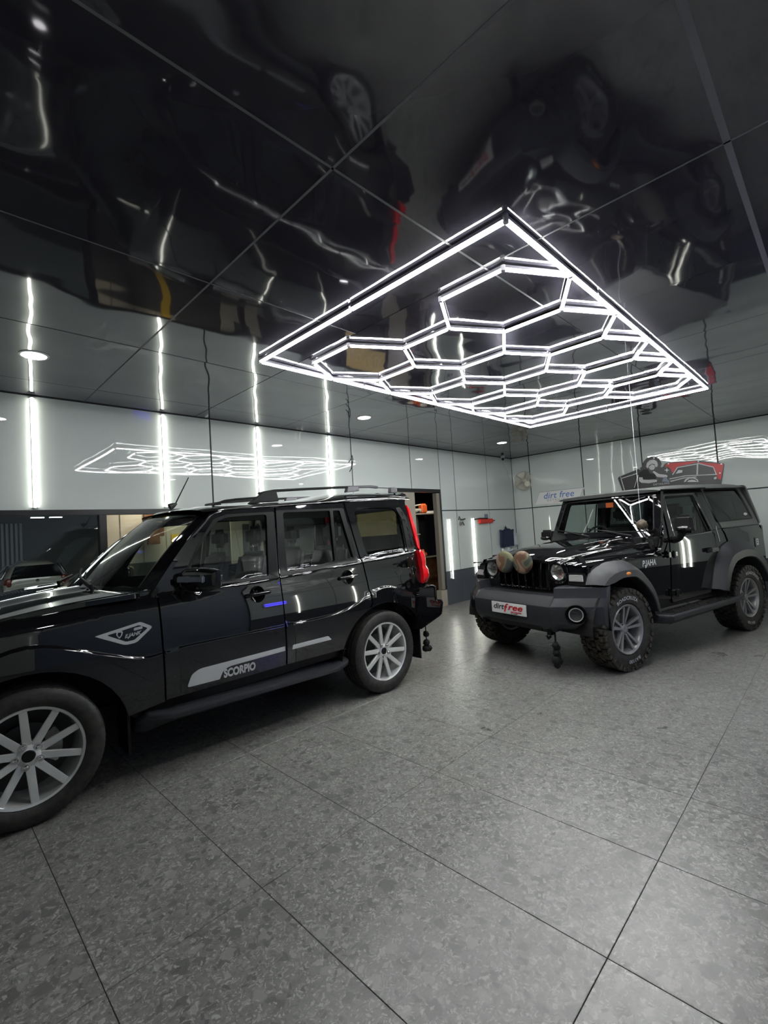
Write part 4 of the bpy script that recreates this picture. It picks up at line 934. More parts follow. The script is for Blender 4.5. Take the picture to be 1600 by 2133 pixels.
# rear end
def xr(z): return smooth_tab([.5, .9, 1.25, 1.75, 1.9], [3.42, 3.41, 3.375, 3.285, 3.25])(z)
def BF(y, z): return (xr(z)+.03*(1-(y/.8)**2), y, z)
bw = rnd([(-.58, 1.27), (.58, 1.27), (.54, 1.70), (-.54, 1.70)], .06)
panel('tailgate', rnd([(-.74, .62), (.74, .62), (.76, 1.2), (.66, 1.76), (-.66, 1.76), (-.76, 1.2)], .04), BF, M['paint'], SUV, holes=[bw], step=.1, out=(1, 0, 0), th=.04)
panel('rear_window', bw, BF, M['privacy'], SUV, step=.15, out=(1, 0, 0), flange=False)
q = MB()
pr = [(3.17, .888), (3.36, .898), (3.395, .880), (3.40, .725), (3.475, .730), (3.49, .70), (3.455, .58), (3.17, .495), (3.10, .50)]
secs = []
for t, y in ((0, -.915), (.03, -.925), (.1, -.90), (.5, 0), (.9, .90), (.97, .925), (1, .915)): secs.append((y, 0 if abs(y) > .91 else (.06 if abs(y) > .5 else .10)))
vs = []
for y, dx in secs:
    for (x, z) in pr: vs.append((x+(dx if x > 3.3 else 0)*.8, y, z))
n = len(pr); fs = [(i*n+j, i*n+(j+1) % n, (i+1)*n+(j+1) % n, (i+1)*n+j) for i in range(len(secs)-1) for j in range(n)]+[tuple(range(n)), tuple(reversed([(len(secs)-1)*n+j for j in range(n)]))]
q.add(vs, fs); q.build('rear_bumper', M['paint'], SUV, bevel=.006, seg=2)
q = MB(); sp = [(3.05, ztop(3.05)+.004), (3.20, ztop(3.2)+.012), (3.33, 1.925), (3.352, 1.905), (3.315, 1.81), (3.22, 1.80)]
vs = []; ysp = [-.665, -.64, -.5, 0, .5, .64, .665]
for y in ysp:
    for x, z in sp: vs.append((x+(-.05 if abs(y) > .65 else .0)+.03*(1-(y/.66)**2), y, z-(.06*(abs(y)/.66)**4)))
n = len(sp); fs = [(i*n+j, i*n+(j+1) % n, (i+1)*n+(j+1) % n, (i+1)*n+j) for i in range(len(ysp)-1) for j in range(n)]+[tuple(range(n)), tuple(reversed([(len(ysp)-1)*n+j for j in range(n)]))]
q.add(vs, fs); q.build('rear_spoiler', M['paint'], SUV, smooth=True, angle=40)
for s in (1, -1):
    # rail
    y = -s*.575
    rail = []
    q = MB()
    def bar(pts, w, h):
        P = [Vector(p) for p in pts]; vs = []
        for p, (ww, hh) in zip(P, [(w, h)]*len(P)): vs += [(p.x, p.y-ww/2, p.z-hh/2), (p.x, p.y+ww/2, p.z-hh/2), (p.x, p.y+ww/2, p.z+hh/2), (p.x, p.y-ww/2, p.z+hh/2)]
        fs = [(i*4+j, i*4+(j+1) % 4, (i+1)*4+(j+1) % 4, (i+1)*4+j) for i in range(len(P)-1) for j in range(4)]+[(3, 2, 1, 0), tuple((len(P)-1)*4+j for j in range(4))]
        q.add(vs, fs)
    bar([(1.26, y, 1.765), (1.36, y, 1.800), (1.46, y, 1.812), (1.72, y, 1.832)], .035, .018)
    bar([(1.66, y, 1.862), (1.80, y, 1.886), (2.10, y, 1.905), (2.5, y, 1.928), (2.66, y, 1.935)], .036, .022)
    q.hexa([(1.56, y-.025, 1.775), (1.84, y-.025, 1.795), (1.84, y+.025, 1.795), (1.56, y+.025, 1.775), (1.70, y-.018, 1.875), (1.82, y-.018, 1.892), (1.82, y+.018, 1.892), (1.70, y+.018, 1.875)])
    r_ = q.build('roof_rail', M['satin'], SUV, bevel=.006)
    q = MB(); bar([(2.62, y, 1.934), (2.9, y, 1.944), (3.0, y, 1.938)], .040, .024); q.hexa([(2.58, y-.025, 1.88), (2.74, y-.025, 1.895), (2.74, y+.025, 1.895), (2.58, y+.025, 1.88), (2.60, y-.02, 1.94), (2.74, y-.02, 1.945), (2.74, y+.02, 1.945), (2.60, y+.02, 1.94)])
    q.build('rail_cap', M['railcap'], r_, bevel=.005)
    q = MB(); q.hexa([(3.16, y-.025, 1.88), (3.27, y-.025, 1.88), (3.27, y+.025, 1.88), (3.16, y+.025, 1.88), (3.17, y-.02, 1.94), (3.26, y-.02, 1.942), (3.26, y+.02, 1.942), (3.17, y+.02, 1.94)]); q.build('rail_foot', M['railcap'], r_, bevel=.008)
# antenna
q = MB(); q.tube([(1.13, 0, 1.80), (1.16, 0, 1.815), (1.19, 0, 1.83)], [.03, .022, .008], 10); q.tube([(1.18, 0, 1.83), (1.30, 0, 2.06)], [.006, .004], 6); q.build('antenna', M['satin'], SUV, smooth=True)
# mirrors
def mirror(s, x0, w, z0, parent, m1, m2, yb, L=.21, sweep=.12):
    o = Vector((x0, -s*(yb+.06), z0)); q = MB()
    rows = []
    vs = []; n = 16; m_ = 8
    for i in range(m_+1):
        t = i/m_; r = (1-(2*t-1)**4)**.5 if 0 < t < 1 else .0
        for k in range(n):
            a = 2*PI*k/n; cx_ = abs(math.cos(a))**.55*(1 if math.cos(a) > 0 else -1); cz_ = abs(math.sin(a))**.55*(1 if math.sin(a) > 0 else -1)
            vs.append((o.x+sweep*t+cx_*.072*max(.30, r), o.y-s*(t*L), o.z+cz_*.088*max(.72, r)*w))
    fs = [(i*n+k, i*n+(k+1) % n, (i+1)*n+(k+1) % n, (i+1)*n+k) for i in range(m_) for k in range(n)]+[tuple(range(n)), tuple(m_*n+k for k in range(n))]
    q.add(vs, fs); q.tube([(o.x-.03, -s*(yb-.03), o.z-.07), (o.x-.02, -s*(yb+.08), o.z-.05)], [.04, .03], 8)
    mo = q.build('side_mirror', m1, parent, smooth=True, angle=50)
    return mo, o
mo, o = mirror(1, .935, .92, 1.232, SUV, M['paint'], None, .78, .275)
q = MB(); q.hexa([(o.x-.066, o.y-.04, o.z-.014), (o.x+.075, o.y-.04, o.z-.014), (o.x+.170, o.y-.24, o.z-.014), (o.x+.035, o.y-.24, o.z-.014), (o.x-.066, o.y-.04, o.z+.030), (o.x+.075, o.y-.04, o.z+.030), (o.x+.170, o.y-.24, o.z+.030), (o.x+.035, o.y-.24, o.z+.030)]); q.build('mirror_band', M['chrome'], mo, bevel=.006)
mirror(-1, .935, .80, 1.232, SUV, M['paint'], None, .78, .235)
# side steps, sills, mud flaps, floor
for s in (1, -1):
    q = MB(); yo, yi = -s*.925, -s*.72
    vs = []
    secs = [(.60, .395, .84, .30), (.66, .43, .90, .30), (.80, .405, .935, .33), (2.12, .385, .935, .33), (2.24, .40, .90, .32), (2.30, .40, .84, .32)]
    for x, zt, w, zb in secs: vs += [(x, -s*.70, zt), (x, -s*(w-.05), zt), (x, -s*w, zt-.015), (x, -s*w, zt-.045), (x, -s*(w-.06), zb), (x, -s*.70, zb)]
    n = 6; fs = [(i*n+j, i*n+(j+1) % n, (i+1)*n+(j+1) % n, (i+1)*n+j) for i in range(len(secs)-1) for j in range(n)]+[tuple(range(n)), tuple(reversed([(len(secs)-1)*n+j for j in range(n)]))]
    q.add(vs, fs); sp_ = q.build('side_step', M['plastic'], SUV, bevel=.004)
    q = MB()
    for k in range(4):
        y = -s*(.76+.034*k); q.hexa([(.84, y-.005, .400), (2.12, y-.005, .380), (2.12, y+.005, .380), (.84, y+.005, .400), (.84, y-.005, .410), (2.12, y-.005, .392), (2.12, y+.005, .392), (.84, y+.005, .410)])
    q.build('step_rib', M['plastic'], sp_)
    panel('sill', [(.55, .455), (.58, .50), (2.26, .515), (2.26, .43), (.60, .40)], lambda x, z: (x, -s*(.86-.03*sstep(.5, .42, z)), z), M['satin'], SUV, step=.1, out=(0, -s, 0), th=.02)
    q = MB(); q.box(.545, .560, -s*.88 if s > 0 else .62, -s*.62 if s > 0 else .88, .20, .50); q.build('mud_flap', M['satin'], SUV)
    q = MB(); q.box(3.165, 3.180, -s*.88 if s > 0 else .62, -s*.62 if s > 0 else .88, .20, .52); q.build('mud_flap', M['satin'], SUV)
q = MB(); q.box(-.62, 3.35, -.62, .62, .30, .46); q.box(.62, 2.20, -.80, .80, .42, .50); q.box(-.6, .55, -.55, .55, .46, .95); q.box(3.0, 3.38, -.72, .72, .5, .9); q.build('chassis', M['black'], SUV)
q = MB(); q.box(.56, .60, -.82, .82, .46, 1.12); q.build('firewall', M['black'], SUV)
# cabin
q = MB(); q.hexa([(.62, -.74, .85), (1.02, -.74, .85), (1.02, .74, .85), (.62, .74, .85), (.62, -.74, 1.12), (.95, -.74, 1.13), (.95, .74, 1.13), (.62, .74, 1.12)]); q.build('dashboard', M['darkin'], SUV, bevel=.03)
q = MB(); c0 = Vector((1.13, .38, 1.08))
ring = [c0+Vector((.07*math.sin(a), .18*math.cos(a), .17*math.sin(a))) for a in [2*PI*k/24 for k in range(25)]]; q.tube(ring, .014, 8); q.tube([c0, (.95, .38, 1.02)], .02, 8); q.tube([c0+Vector((0, -.17, 0)), c0+Vector((0, .17, 0))], .012, 6); q.build('steering_wheel', M['darkin'], SUV, smooth=True)
def seat(x, y, parent, w=.25, hr=True, h=.58):
    q = MB(); q.box(x-.26, x+.26, y-w, y+w, .70, .86); so_ = q.build('seat', M['seat'], parent, bevel=.05, seg=3)
    q = MB(); q.hexa([(x+.20, y-w, .80), (x+.34, y-w, .80), (x+.34, y+w, .80), (x+.20, y+w, .80), (x+.34, y-w*.85, .80+h), (x+.44, y-w*.85, .80+h), (x+.44, y+w*.85, .80+h), (x+.34, y+w*.85, .80+h)]); q.build('backrest', M['seat'], so_, bevel=.045, seg=3)
    if hr:
        q = MB(); q.box(x+.36, x+.47, y-.12, y+.12, .84+h, 1.02+h); q.build('headrest', M['seat'], so_, bevel=.045, seg=3)
        q = MB(); [q.tube([(x+.41, y+d, .78+h), (x+.41, y+d, .88+h)], .007, 6) for d in (-.05, .05)]; q.build('headrest_post', M['steel'], so_)
for y in (-.38, .38): seat(1.30, y, SUV); seat(2.12, y, SUV, .30)
box('ceiling_lining', M['seat'], SUV, (1.25, -.6, 1.70), (3.2, .6, 1.715))
# seat belts / grab handles at far windows
for s in (1, -1): q = MB(); q.tube([(1.70, s*.66, 1.55), (1.64, s*.70, 1.12)], .018, 6); q.build('seat_belt', M['satin'], SUV)

# wheels
def alloy10(parent, x, s, rot0):
    w = link('wheel', None or mesh([], []), None, parent) if False else None
    R, Rr, Wd = .372, .262, .245
    q = MB(); q.lathe([(.262, -.085), (.268, -.098), (.262, -.108), (.250, -.104), (.244, -.085), (.240, .0), (.236, .10), (.25, .108), (.262, .10)], 64, 'y')
    wh = q.build('wheel', M['silver'], parent, smooth=True, angle=50, loc=(x, -s*.785, .372), rot=(0, 0, 0 if s > 0 else PI))
    t = tyre_mesh(R, Rr, Wd); t.build('tyre', M['rubber'], wh, smooth=True, angle=30)
    sp = None
    q = MB(); q.hexa([(.05, -.070, -.022), (.05, -.070, .022), (.05, -.040, .018), (.05, -.040, -.018), (.252, -.098, -.020), (.252, -.098, .020), (.252, -.070, .014), (.252, -.070, -.014)])
    q.v = [(a, b-.0, c) for a, b, c in q.v]
    for k in range(10):
        if sp is None: sp = q.build('spoke', M['silver'], wh, bevel=.004, seg=2)
        else: o = sp.copy(); COL.objects.link(o); o.parent = wh; sp_o = o
        (sp if k == 0 else o).rotation_euler = (0, rot0+2*PI*k/10, 0)
    q = MB(); q.lathe([(0, -.075), (.034, -.078), (.040, -.074), (.062, -.070), (.075, -.060), (.078, -.03), (0, -.03)], 40, 'y'); q.build('hub', M['silver'], wh, smooth=True, angle=40)
    q = MB(); q.lathe([(0, -.083), (.028, -.083), (.032, -.079), (.032, -.070), (0, -.070)], 24, 'y'); cap = q.build('centre_cap', M['satin'], wh, smooth=True, angle=40)
    ln = None
    for k in range(5):
        a = rot0+PI/10+2*PI*k/5; lx, lz = .058*math.cos(a), -.058*math.sin(a)
        if ln is None:
            q = MB(); q.lathe([(0, -.086), (.008, -.085), (.012, -.080), (.012, -.062), (.016, -.062), (.016, -.074), (.020, -.074), (.020, -.045), (0, -.045)], 12, 'y'); ln = q.build('lug_nut', M['chrome'], wh, smooth=True); ln.location = (lx, -.004, lz)
        else: o = ln.copy(); COL.objects.link(o); o.parent = wh; o.location = (lx, -.004, lz)
    q = MB(); q.lathe([(.04, .02), (.15, .02), (.15, .04), (.04, .04)], 40, 'y', close=True); q.lathe([(.04, .0), (.07, -.03), (0, -.03)], 24, 'y'); q.build('brake_disc', M['rim_dark'], wh, smooth=True)
    q = MB(); P = arc(0, 0, .165, .165, -35, 40, 8); P2 = arc(0, 0, .095, .095, 40, -35, 8); q.prism(P+P2, lambda a, b: (a, -.015, b), lambda a, b: (a, .045, b)); q.build('brake_caliper', M['steel'], wh, bevel=.006)
    q = MB(); q.lathe([(.238, .10), (.10, .105), (0, .105)], 32, 'y'); q.build('barrel_back', M['rim_dark'], wh)
    return wh
for x, s, r in ((FX, 1, math.radians(13)), (RX, 1, math.radians(7)), (FX, -1, .2), (RX, -1, .5)): alloy10(SUV, x, s, r)
for x, nm in ((FX, 'front'), (RX, 'rear')):
    q = MB(); q.tube([(x, -.70, .372), (x, .70, .372)], .05, 10); q.build('axle', M['black'], SUV)
# tassel hanging under the rear bumper
ts = thing('pompom_tassel', 'black pompom tassel hanging below the rear bumper of the SUV', 'tassel', (3.771, 3.214, .165))
q = MB(); q.tube([(0, 0, .05), (.0, 0, .32)], .006, 6); q.build('cord', M['black'], ts)
rr = random.Random(5)
for z, dx, r in ((.215, 0, .032), (.125, 0, .036), (.07, -.022, .034), (.06, .032, .034)):
    q = MB(); q.sphere((dx, 0, z), r, 14, 9); o = q.build('pompom', M['black'], ts, smooth=True, angle=180)
    for v in o.data.vertices: v.co += (v.co-Vector((dx, 0, z)))*rr.uniform(-.12, .12)
# ================================================================ black off-roader (far, right)
JP = thing('black_off_roader', 'black two-door off-roader with grey hardtop, white plate and camouflage lamp covers', 'car', (5.04598216, 2.4030612, 0), math.atan2(-.26707801, .96367491))
FXJ, RXJ, RW = .0, 2.45, .395
def wJ(x, z):
    w = .775-.006*((z-.85)/.3)**2
    if z > 1.20: w -= (z-1.20)*.19
    return w
def JF(s, off=0.0): return lambda x, z: (x, -s*(wJ(x, z)+off), z)
doorJ = rnd([(.965, .555), (.985, .515), (1.86, .535), (1.905, .57), (1.955, .86), (1.985, 1.16), (1.985, 1.24), (1.925, 1.745), (1.150, 1.738), (1.055, 1.30), (1.030, 1.20)], [.02, .02, .05, .05, .03, .03, .02, .02, .03, .02, .02])
winJ = rnd([(1.150, 1.222), (1.215, 1.655), (1.235, 1.675), (1.832, 1.686), (1.935, 1.245)], [.03, .02, .03, .02, .03])
pilJ = [(1.935, 1.758), (2.065, 1.760), (2.115, 1.50), (2.195, 1.25), (2.26, 1.10), (2.245, .96), (2.08, .80), (1.955, .60), (1.915, .53), (1.94, .60), (1.968, .86), (1.998, 1.16), (1.998, 1.24)]
tubJ = [(2.205, 1.25), (2.27, 1.11), (2.26, .97)]+arc(RXJ, .40, .53, .53, 118, 20, 14)+[(2.96, .52), (3.20, .56), (3.215, .9), (3.20, 1.20), (3.17, 1.262)]
bodyJ = [(.955, .60), (.96, .555), (.62, .60)]+arc(FXJ, .40, .53, .53, 12, 130, 14)+[(-.355, .86), (-.345, 1.0), (-.28, 1.03), (.90, 1.03), (1.015, 1.195)]
toppanel = [(2.075, 1.765), (2.125, 1.50), (2.205, 1.262), (3.165, 1.275), (3.150, 1.50), (3.085, 1.79), (3.0, 1.80)]
winQ = rnd([(2.165, 1.35), (2.12, 1.745), (2.965, 1.748), (3.055, 1.360)], [.04, .05, .06, .04])
for s in (1, -1):
    st_ = .06 if s == 1 else .1; o_ = (0, -s, 0)
    panel('side_panel', bodyJ, JF(s), M['paint'], JP, step=st_, out=o_, th=.02)
    dj = panel('door', doorJ, JF(s, .006), M['paint'], JP, holes=[winJ], step=st_, out=o_, th=.03)
    panel('window_seal', rnd([(1.125, 1.205), (1.20, 1.675), (1.230, 1.695), (1.850, 1.706), (1.965, 1.230)], .02), JF(s, .009), M['chrome'] if s == 1 else M['satin'], dj, holes=[rnd([(1.132, 1.210), (1.204, 1.670), (1.233, 1.690), (1.846, 1.700), (1.957, 1.236)], .02)], step=.08, out=o_, th=.004)
    panel('door_window', winJ, JF(s, -.006), M['carglass'], dj, step=.12, out=o_, flange=False)
    q = MB(); q.tube([(1.80, -s*(wJ(1.8, 1.68)), 1.68), (1.87, -s*wJ(1.87, 1.23), 1.23)], .010, 6); q.build('window_divider', M['satin'], dj)
    panel('door_pillar', pilJ, JF(s, .002), M['paint'], JP, step=st_, out=o_, th=.03)
    panel('rear_body_side', tubJ, JF(s, .012), M['paint'], JP, step=st_, out=o_, th=.03)
    hp = panel('hardtop_side', toppanel, JF(s, .010), M['top'], JP, holes=[winQ], step=st_, out=o_, th=.03)
    panel('quarter_window', winQ, JF(s, .004), M['privacy'], hp, step=.12, out=o_, flange=False)
    panel('window_gasket', rnd([(2.150, 1.335), (2.103, 1.760), (2.975, 1.763), (3.072, 1.345)], [.04, .05, .06, .04]), JF(s, .013), M['satin'], hp, holes=[winQ], step=.08, out=o_, th=.004)
    # body tub rolled top edge under the hardtop
    q = MB(); q.tube([(2.22, -s*(wJ(2.2, 1.255)+.004), 1.258), (3.16, -s*(wJ(3, 1.26)+.004), 1.268)], .012, 8); q.build('belt_moulding', M['paint'], JP, smooth=True)
    # flares
    def flare(inner, mid, outer, wl, wm, wo, nm, cutfront=False):
        n = len(inner); vs = []
        for (xi, zi), (xm, zm), (xo, zo) in zip(inner, mid, outer):
            vs += [(xi, -s*(wl-.10), zi), (xi, -s*wl, zi), ((xi*.9+xm*.1), -s*(wl+.010), zi*.9+zm*.1), (xm, -s*wm, zm), ((xm+xo)/2, -s*((wm+wo)/2+.010), (zm+zo)/2+.004), (xo, -s*wo, zo), (xo, -s*(wo-.05), zo-.01)]
        k = 7; fs = [(i*k+j, i*k+j+1, (i+1)*k+j+1, (i+1)*k+j) for i in range(n-1) for j in range(k-1)]+[tuple(range(k)), tuple((n-1)*k+j for j in reversed(range(k)))]
        q = MB(); q.add(vs, fs); return q.build(nm, M['plastic'], JP, smooth=True, angle=22)
    def resamp(pts, n=26):
        P = [Vector(p) for p in pts]; L = [0]
        for i in range(1, len(P)): L.append(L[-1]+(P[i]-P[i-1]).length)
        fx = smooth_tab(L, [p.x for p in P]); fz = smooth_tab(L, [p.y for p in P]); return [(fx(L[-1]*k/n), fz(L[-1]*k/n)) for k in range(n+1)]
    fi = resamp([(-.285, .850), (-.24, .856), (-.19, .86), (-.12, .878), (-.02, .892), (.12, .885), (.235, .830), (.34, .74), (.42, .64), (.475, .50)])
    fm = resamp([(-.335, .852), (-.30, .885), (-.25, .915), (-.15, .948), (-.02, .962), (.15, .952), (.29, .885), (.40, .785), (.48, .66), (.525, .49)])
    fo = resamp([(-.425, .86), (-.385, .94), (-.31, 1.00), (-.18, 1.035), (.0, 1.050), (.17, 1.04), (.34, .975), (.46, .86), (.54, .70), (.575, .50)])
    fl = flare(fi, fm, fo, .905, .905, .765, 'front_flare')
    ri_ = resamp([(1.90, .545), (1.96, .66), (2.05, .785), (2.18, .865), (2.42, .895), (2.60, .875), (2.76, .79), (2.88, .66), (2.95, .54)])
    rm_ = resamp([(1.83, .555), (1.90, .71), (1.99, .85), (2.13, .945), (2.40, .985), (2.65, .960), (2.84, .87), (2.96, .72), (3.03, .56)])
    ro_ = resamp([(1.78, .575), (1.86, .78), (1.97, .95), (2.13, 1.06), (2.36, 1.105), (2.66, 1.085), (2.90, .98), (3.05, .79), (3.11, .58)])
    flare(ri_, rm_, ro_, .905, .905, .790, 'rear_flare')
    q = MB(); q.sphere((.03, -s*.908, .925), .03, 14, 8, (1.35, .5, .62)); q.build('side_marker', M['orangelens'], fl, smooth=True, angle=180)
    # arch liners
    for cx0 in (FXJ, RXJ):
        vs = []; P = arc(cx0, .40, .50, .50, 0, 180, 20)
        for (x, z) in P: vs += [(x, -s*.86, z), (x, -s*.45, z)]
        q = MB(); q.add(vs, [(i*2, i*2+1, i*2+3, i*2+2) for i in range(20)]); q.build('wheel_arch_liner', M['black'], JP)
        q = MB(); q.box(cx0-.36, cx0+.5, -s*.46 if s > 0 else .44, -s*.44 if s > 0 else .46, .45, 1.0); q.build('inner_arch', M['black'], JP)
    # rocker and side step
    panel('rocker', [(.55, .60), (.60, .47), (1.95, .49), (1.99, .58), (1.90, .525), (.985, .505), (.955, .56)], JF(s, -.012), M['satin'], JP, step=.1, out=o_, th=.03)
    q = MB(); secs = [(.62, .44, .82, .345), (.70, .435, .93, .34), (2.05, .455, .93, .38), (2.28, .475, .90, .40), (2.30, .475, .82, .40)]; vs = []
    for x, zt, w, zb in secs: vs += [(x, -s*.72, zt), (x, -s*(w-.02), zt), (x, -s*w, zt-.015), (x, -s*w, zt-.05), (x, -s*(w-.04), zb), (x, -s*.72, zb)]
    n = 6; fs = [(i*n+j, i*n+(j+1) % n, (i+1)*n+(j+1) % n, (i+1)*n+j) for i in range(len(secs)-1) for j in range(n)]+[tuple(range(n)), tuple(reversed([(len(secs)-1)*n+j for j in range(n)]))]
    q.add(vs, fs); sj = q.build('side_step', M['plastic'], JP, bevel=.004)
    q = MB()
    for k in range(26):
        x = .80+k*.055; z = .437+.02*(x-.7)/1.35
        for yy in (.76, .80, .84, .88): q.box(x, x+.035, -s*yy-.012, -s*yy+.012, z, z+.006)
    tr = q.build('tread_pattern', M['rubber'], sj); tr['kind'] = 'stuff'
    # door furniture
    q = MB(); q.box(1.765, 1.93, -s*(.782) if s > 0 else .782, -s*(.835) if s > 0 else .835, 1.005, 1.045)
    if s > 0: q = MB(); q.box(1.765, 1.93, -.835, -.800, 1.000, 1.048); q.box(1.775, 1.815, -.80, -.775, .99, 1.045); q.box(1.885, 1.92, -.80, -.775, .99, 1.045)
    else: q = MB(); q.box(1.765, 1.93, .80, .835, 1.000, 1.048); q.box(1.775, 1.815, .775, .80, .99, 1.045); q.box(1.885, 1.92, .775, .80, .99, 1.045)
    q.build('door_handle', M['plastic'], dj, bevel=.006)
    for z in (1.035, .62):
        q = MB(); q.hexa([(.92, -s*.776, z-.03), (1.10, -s*.782, z-.022), (1.10, -s*.805, z-.022), (.92, -s*.81, z-.03), (.92, -s*.776, z+.03), (1.10, -s*.782, z+.022), (1.10, -s*.805, z+.022), (.92, -s*.81, z+.03)])
        q.tube([(1.01, -s*.815, z-.04), (1.01, -s*.815, z+.04)], .016, 8); q.build('door_hinge', M['paint'], dj, bevel=0)
    # mirror on the door
    q = MB(); X, Y, Z = 1.06, -s*.92, (1.355 if s == 1 else 1.29); hh = .10 if s == 1 else .07
    q.hexa([(X-.045, Y-s*.11, Z-hh), (X+.035, Y-s*.10, Z-hh*.9), (X+.035, Y+s*.10, Z-hh*.9), (X-.045, Y+s*.10, Z-hh), (X-.045, Y-s*.10, Z+hh), (X+.035, Y-s*.09, Z+hh*.9), (X+.035, Y+s*.09, Z+hh*.9), (X-.045, Y+s*.09, Z+hh)])
    mj = q.build('side_mirror', M['satin'], JP, bevel=.03, seg=3)
    q = MB(); q.tube([(1.12, -s*.765, 1.19), (1.09, -s*.84, 1.20), (1.06, -s*.90, 1.27)], [.045, .032, .035], 8); q.build('mirror_arm', M['satin'], mj, smooth=True)
    q = MB(); q.sphere((X-.045, Y-s*.01, Z-.045), .075, 14, 8, (.5, 1.1, .45)); q.build('mirror_cap', M['paint'], mj, smooth=True, angle=180)
    q = MB(); q.box(X+.036, X+.040, Y-.09, Y+.09, Z-hh*.7, Z+hh*.7); q.build('mirror_glass', M['chrome'], mj)
    # tail lamp, rear corner
    q = MB(); q.box(3.195, 3.235, -s*.70-.055, -s*.70+.055, .86, 1.12); q.build('tail_lamp', M['redlens'], JP, bevel=.01)
# near-side details
JD = lambda o: (lambda x, z: (x, -(wJ(x, z)+o), z))
panel('fuel_flap', rnd([(2.945, .975), (2.945, 1.10), (3.065, 1.10), (3.065, .975)], .02), JD(.018), M['paint'], JP, step=.06, th=.006)
panel('flap_sticker', rnd([(2.975, 1.00), (2.975, 1.085), (3.035, 1.085), (3.035, 1.00)], .012), JD(.0195), M['white_decal'], JP, holes=[rnd([(2.99, 1.02), (2.99, 1.04), (3.02, 1.04), (3.02, 1.02)], .004), rnd([(2.99, 1.05), (2.99, 1.07), (3.02, 1.07), (3.02, 1.05)], .004)], step=.05, th=.0005)
text('lettering', 'P.JAHA', lambda u, v: JD(.0015)(.60+u*.95, .975+v), M['white'], JP, .085, shear=.2, bold=.002)
panel('window_sticker', [(2.90, 1.395), (2.87, 1.41), (2.90, 1.43), (2.95, 1.43), (2.985, 1.415), (2.95, 1.398)], JD(.0065), M['white_decal'], JP, step=.05, th=.0004)
q = MB(); q.tube([(1.985, -.79, 1.30), (2.02, -.792, 1.18), (2.035, -.795, 1.11)], .007, 6); q.build('pillar_cable', M['chrome'], JP, smooth=True)
# hood: tapered, domed, dropping over the sides
def hwJ(x): return lerp(x, [-.47, .2, .86], [.585, .665, .715])
def HJ(x, s):
    w = hwJ(x); y = w*s; top = smooth_tab([-.47, -.40, -.2, .3, .86], [1.105, 1.128, 1.160, 1.205, 1.235])(x)
    z = top-.05*abs(s)**2.4-.14*max(0, (abs(s)-.90)/.10)**2
    z += .020*sstep(.62, .50, abs(s))*sstep(-.42, -.1, x)
    return (x, -y, z)
vs = []; S_ = [-1, -.985, -.965, -.94, -.91, -.85, -.75, -.65, -.6, -.55, -.5, -.42, -.3, -.15, 0]; S_ = S_+[-a for a in reversed(S_[:-1])]; nx = 26
for i in range(nx+1):
    x = -.475+(.86+.475)*i/nx
    for s_ in S_: vs.append(HJ(x-.02*(1-s_*s_)*(1-i/nx)**6, s_))
m_ = len(S_); fs = [(i*m_+j, i*m_+j+1, (i+1)*m_+j+1, (i+1)*m_+j) for i in range(nx) for j in range(m_-1)]
q = MB(); q.add(vs, fs)
# front lip
b = len(q.v); q.v += [(v[0]+.01, v[1], v[2]-.03) for v in q.v[:m_]]; q.f += [(j+1, j, b+j, b+j+1) for j in range(m_-1)]
q.build('bonnet', M['paint'], JP, smooth=True, angle=50)
for s in (1, -1):
    # fender top shelf between bonnet side and flare
    vs = []; n = 20
    for i in range(n+1):
        x = -.455+(.95+.455)*i/n; w0 = hwJ(min(x, .86))-.004
        vs += [(x, -s*w0, 1.075+.02*(x+.4)), (x, -s*(w0+.02), 1.045+.006*i/n), (x, -s*(wJ(x, 1.0)-.01), 1.040), (x, -s*(wJ(x, 1.0)+.002), 1.022)]
    q = MB(); q.add(vs, [(i*4+j, i*4+j+1, (i+1)*4+j+1, (i+1)*4+j) for i in range(n) for j in range(3)]); q.build('fender_top', M['paint'], JP, smooth=True, angle=60)
    q = MB(); q.hexa([(-.30, -s*(.585), 1.04), (-.22, -s*.595, 1.04), (-.22, -s*.645, 1.04), (-.30, -s*.635, 1.04), (-.30, -s*.56, 1.11), (-.22, -s*.57, 1.11), (-.22, -s*.61, 1.115), (-.30, -s*.60, 1.115)]); q.build('bonnet_latch', M['satin'], JP, bevel=.008)
    # front fender nose with the indicator lamp
    q = MB(); q.hexa([(-.435, -s*.585, .80), (-.395, -s*.80, .80), (-.10, -s*.80, .80), (-.10, -s*.585, .80), (-.43, -s*.585, 1.035), (-.36, -s*.76, 1.02), (-.10, -s*.76, 1.03), (-.10, -s*.585, 1.04)])
    fnose = q.build('fender_nose', M['paint'], JP, bevel=.012)
    q = MB(); q.hexa([(-.452, -s*.585, .845), (-.425, -s*.775, .845), (-.40, -s*.775, .845), (-.40, -s*.585, .845), (-.447, -s*.585, .965), (-.405, -s*.755, .965), (-.39, -s*.755, .965), (-.39, -s*.585, .965)])
    lp = q.build('indicator_lamp', M['satin'], JP, bevel=.008)
    q = MB(); q.hexa([(-.457, -s*.605, .885), (-.436, -s*.750, .885), (-.42, -s*.750, .885), (-.42, -s*.605, .885), (-.454, -s*.605, .950), (-.424, -s*.738, .950), (-.41, -s*.738, .950), (-.41, -s*.605, .950)])
    q.build('lamp_lens', M['bowl'], lp, bevel=.006)
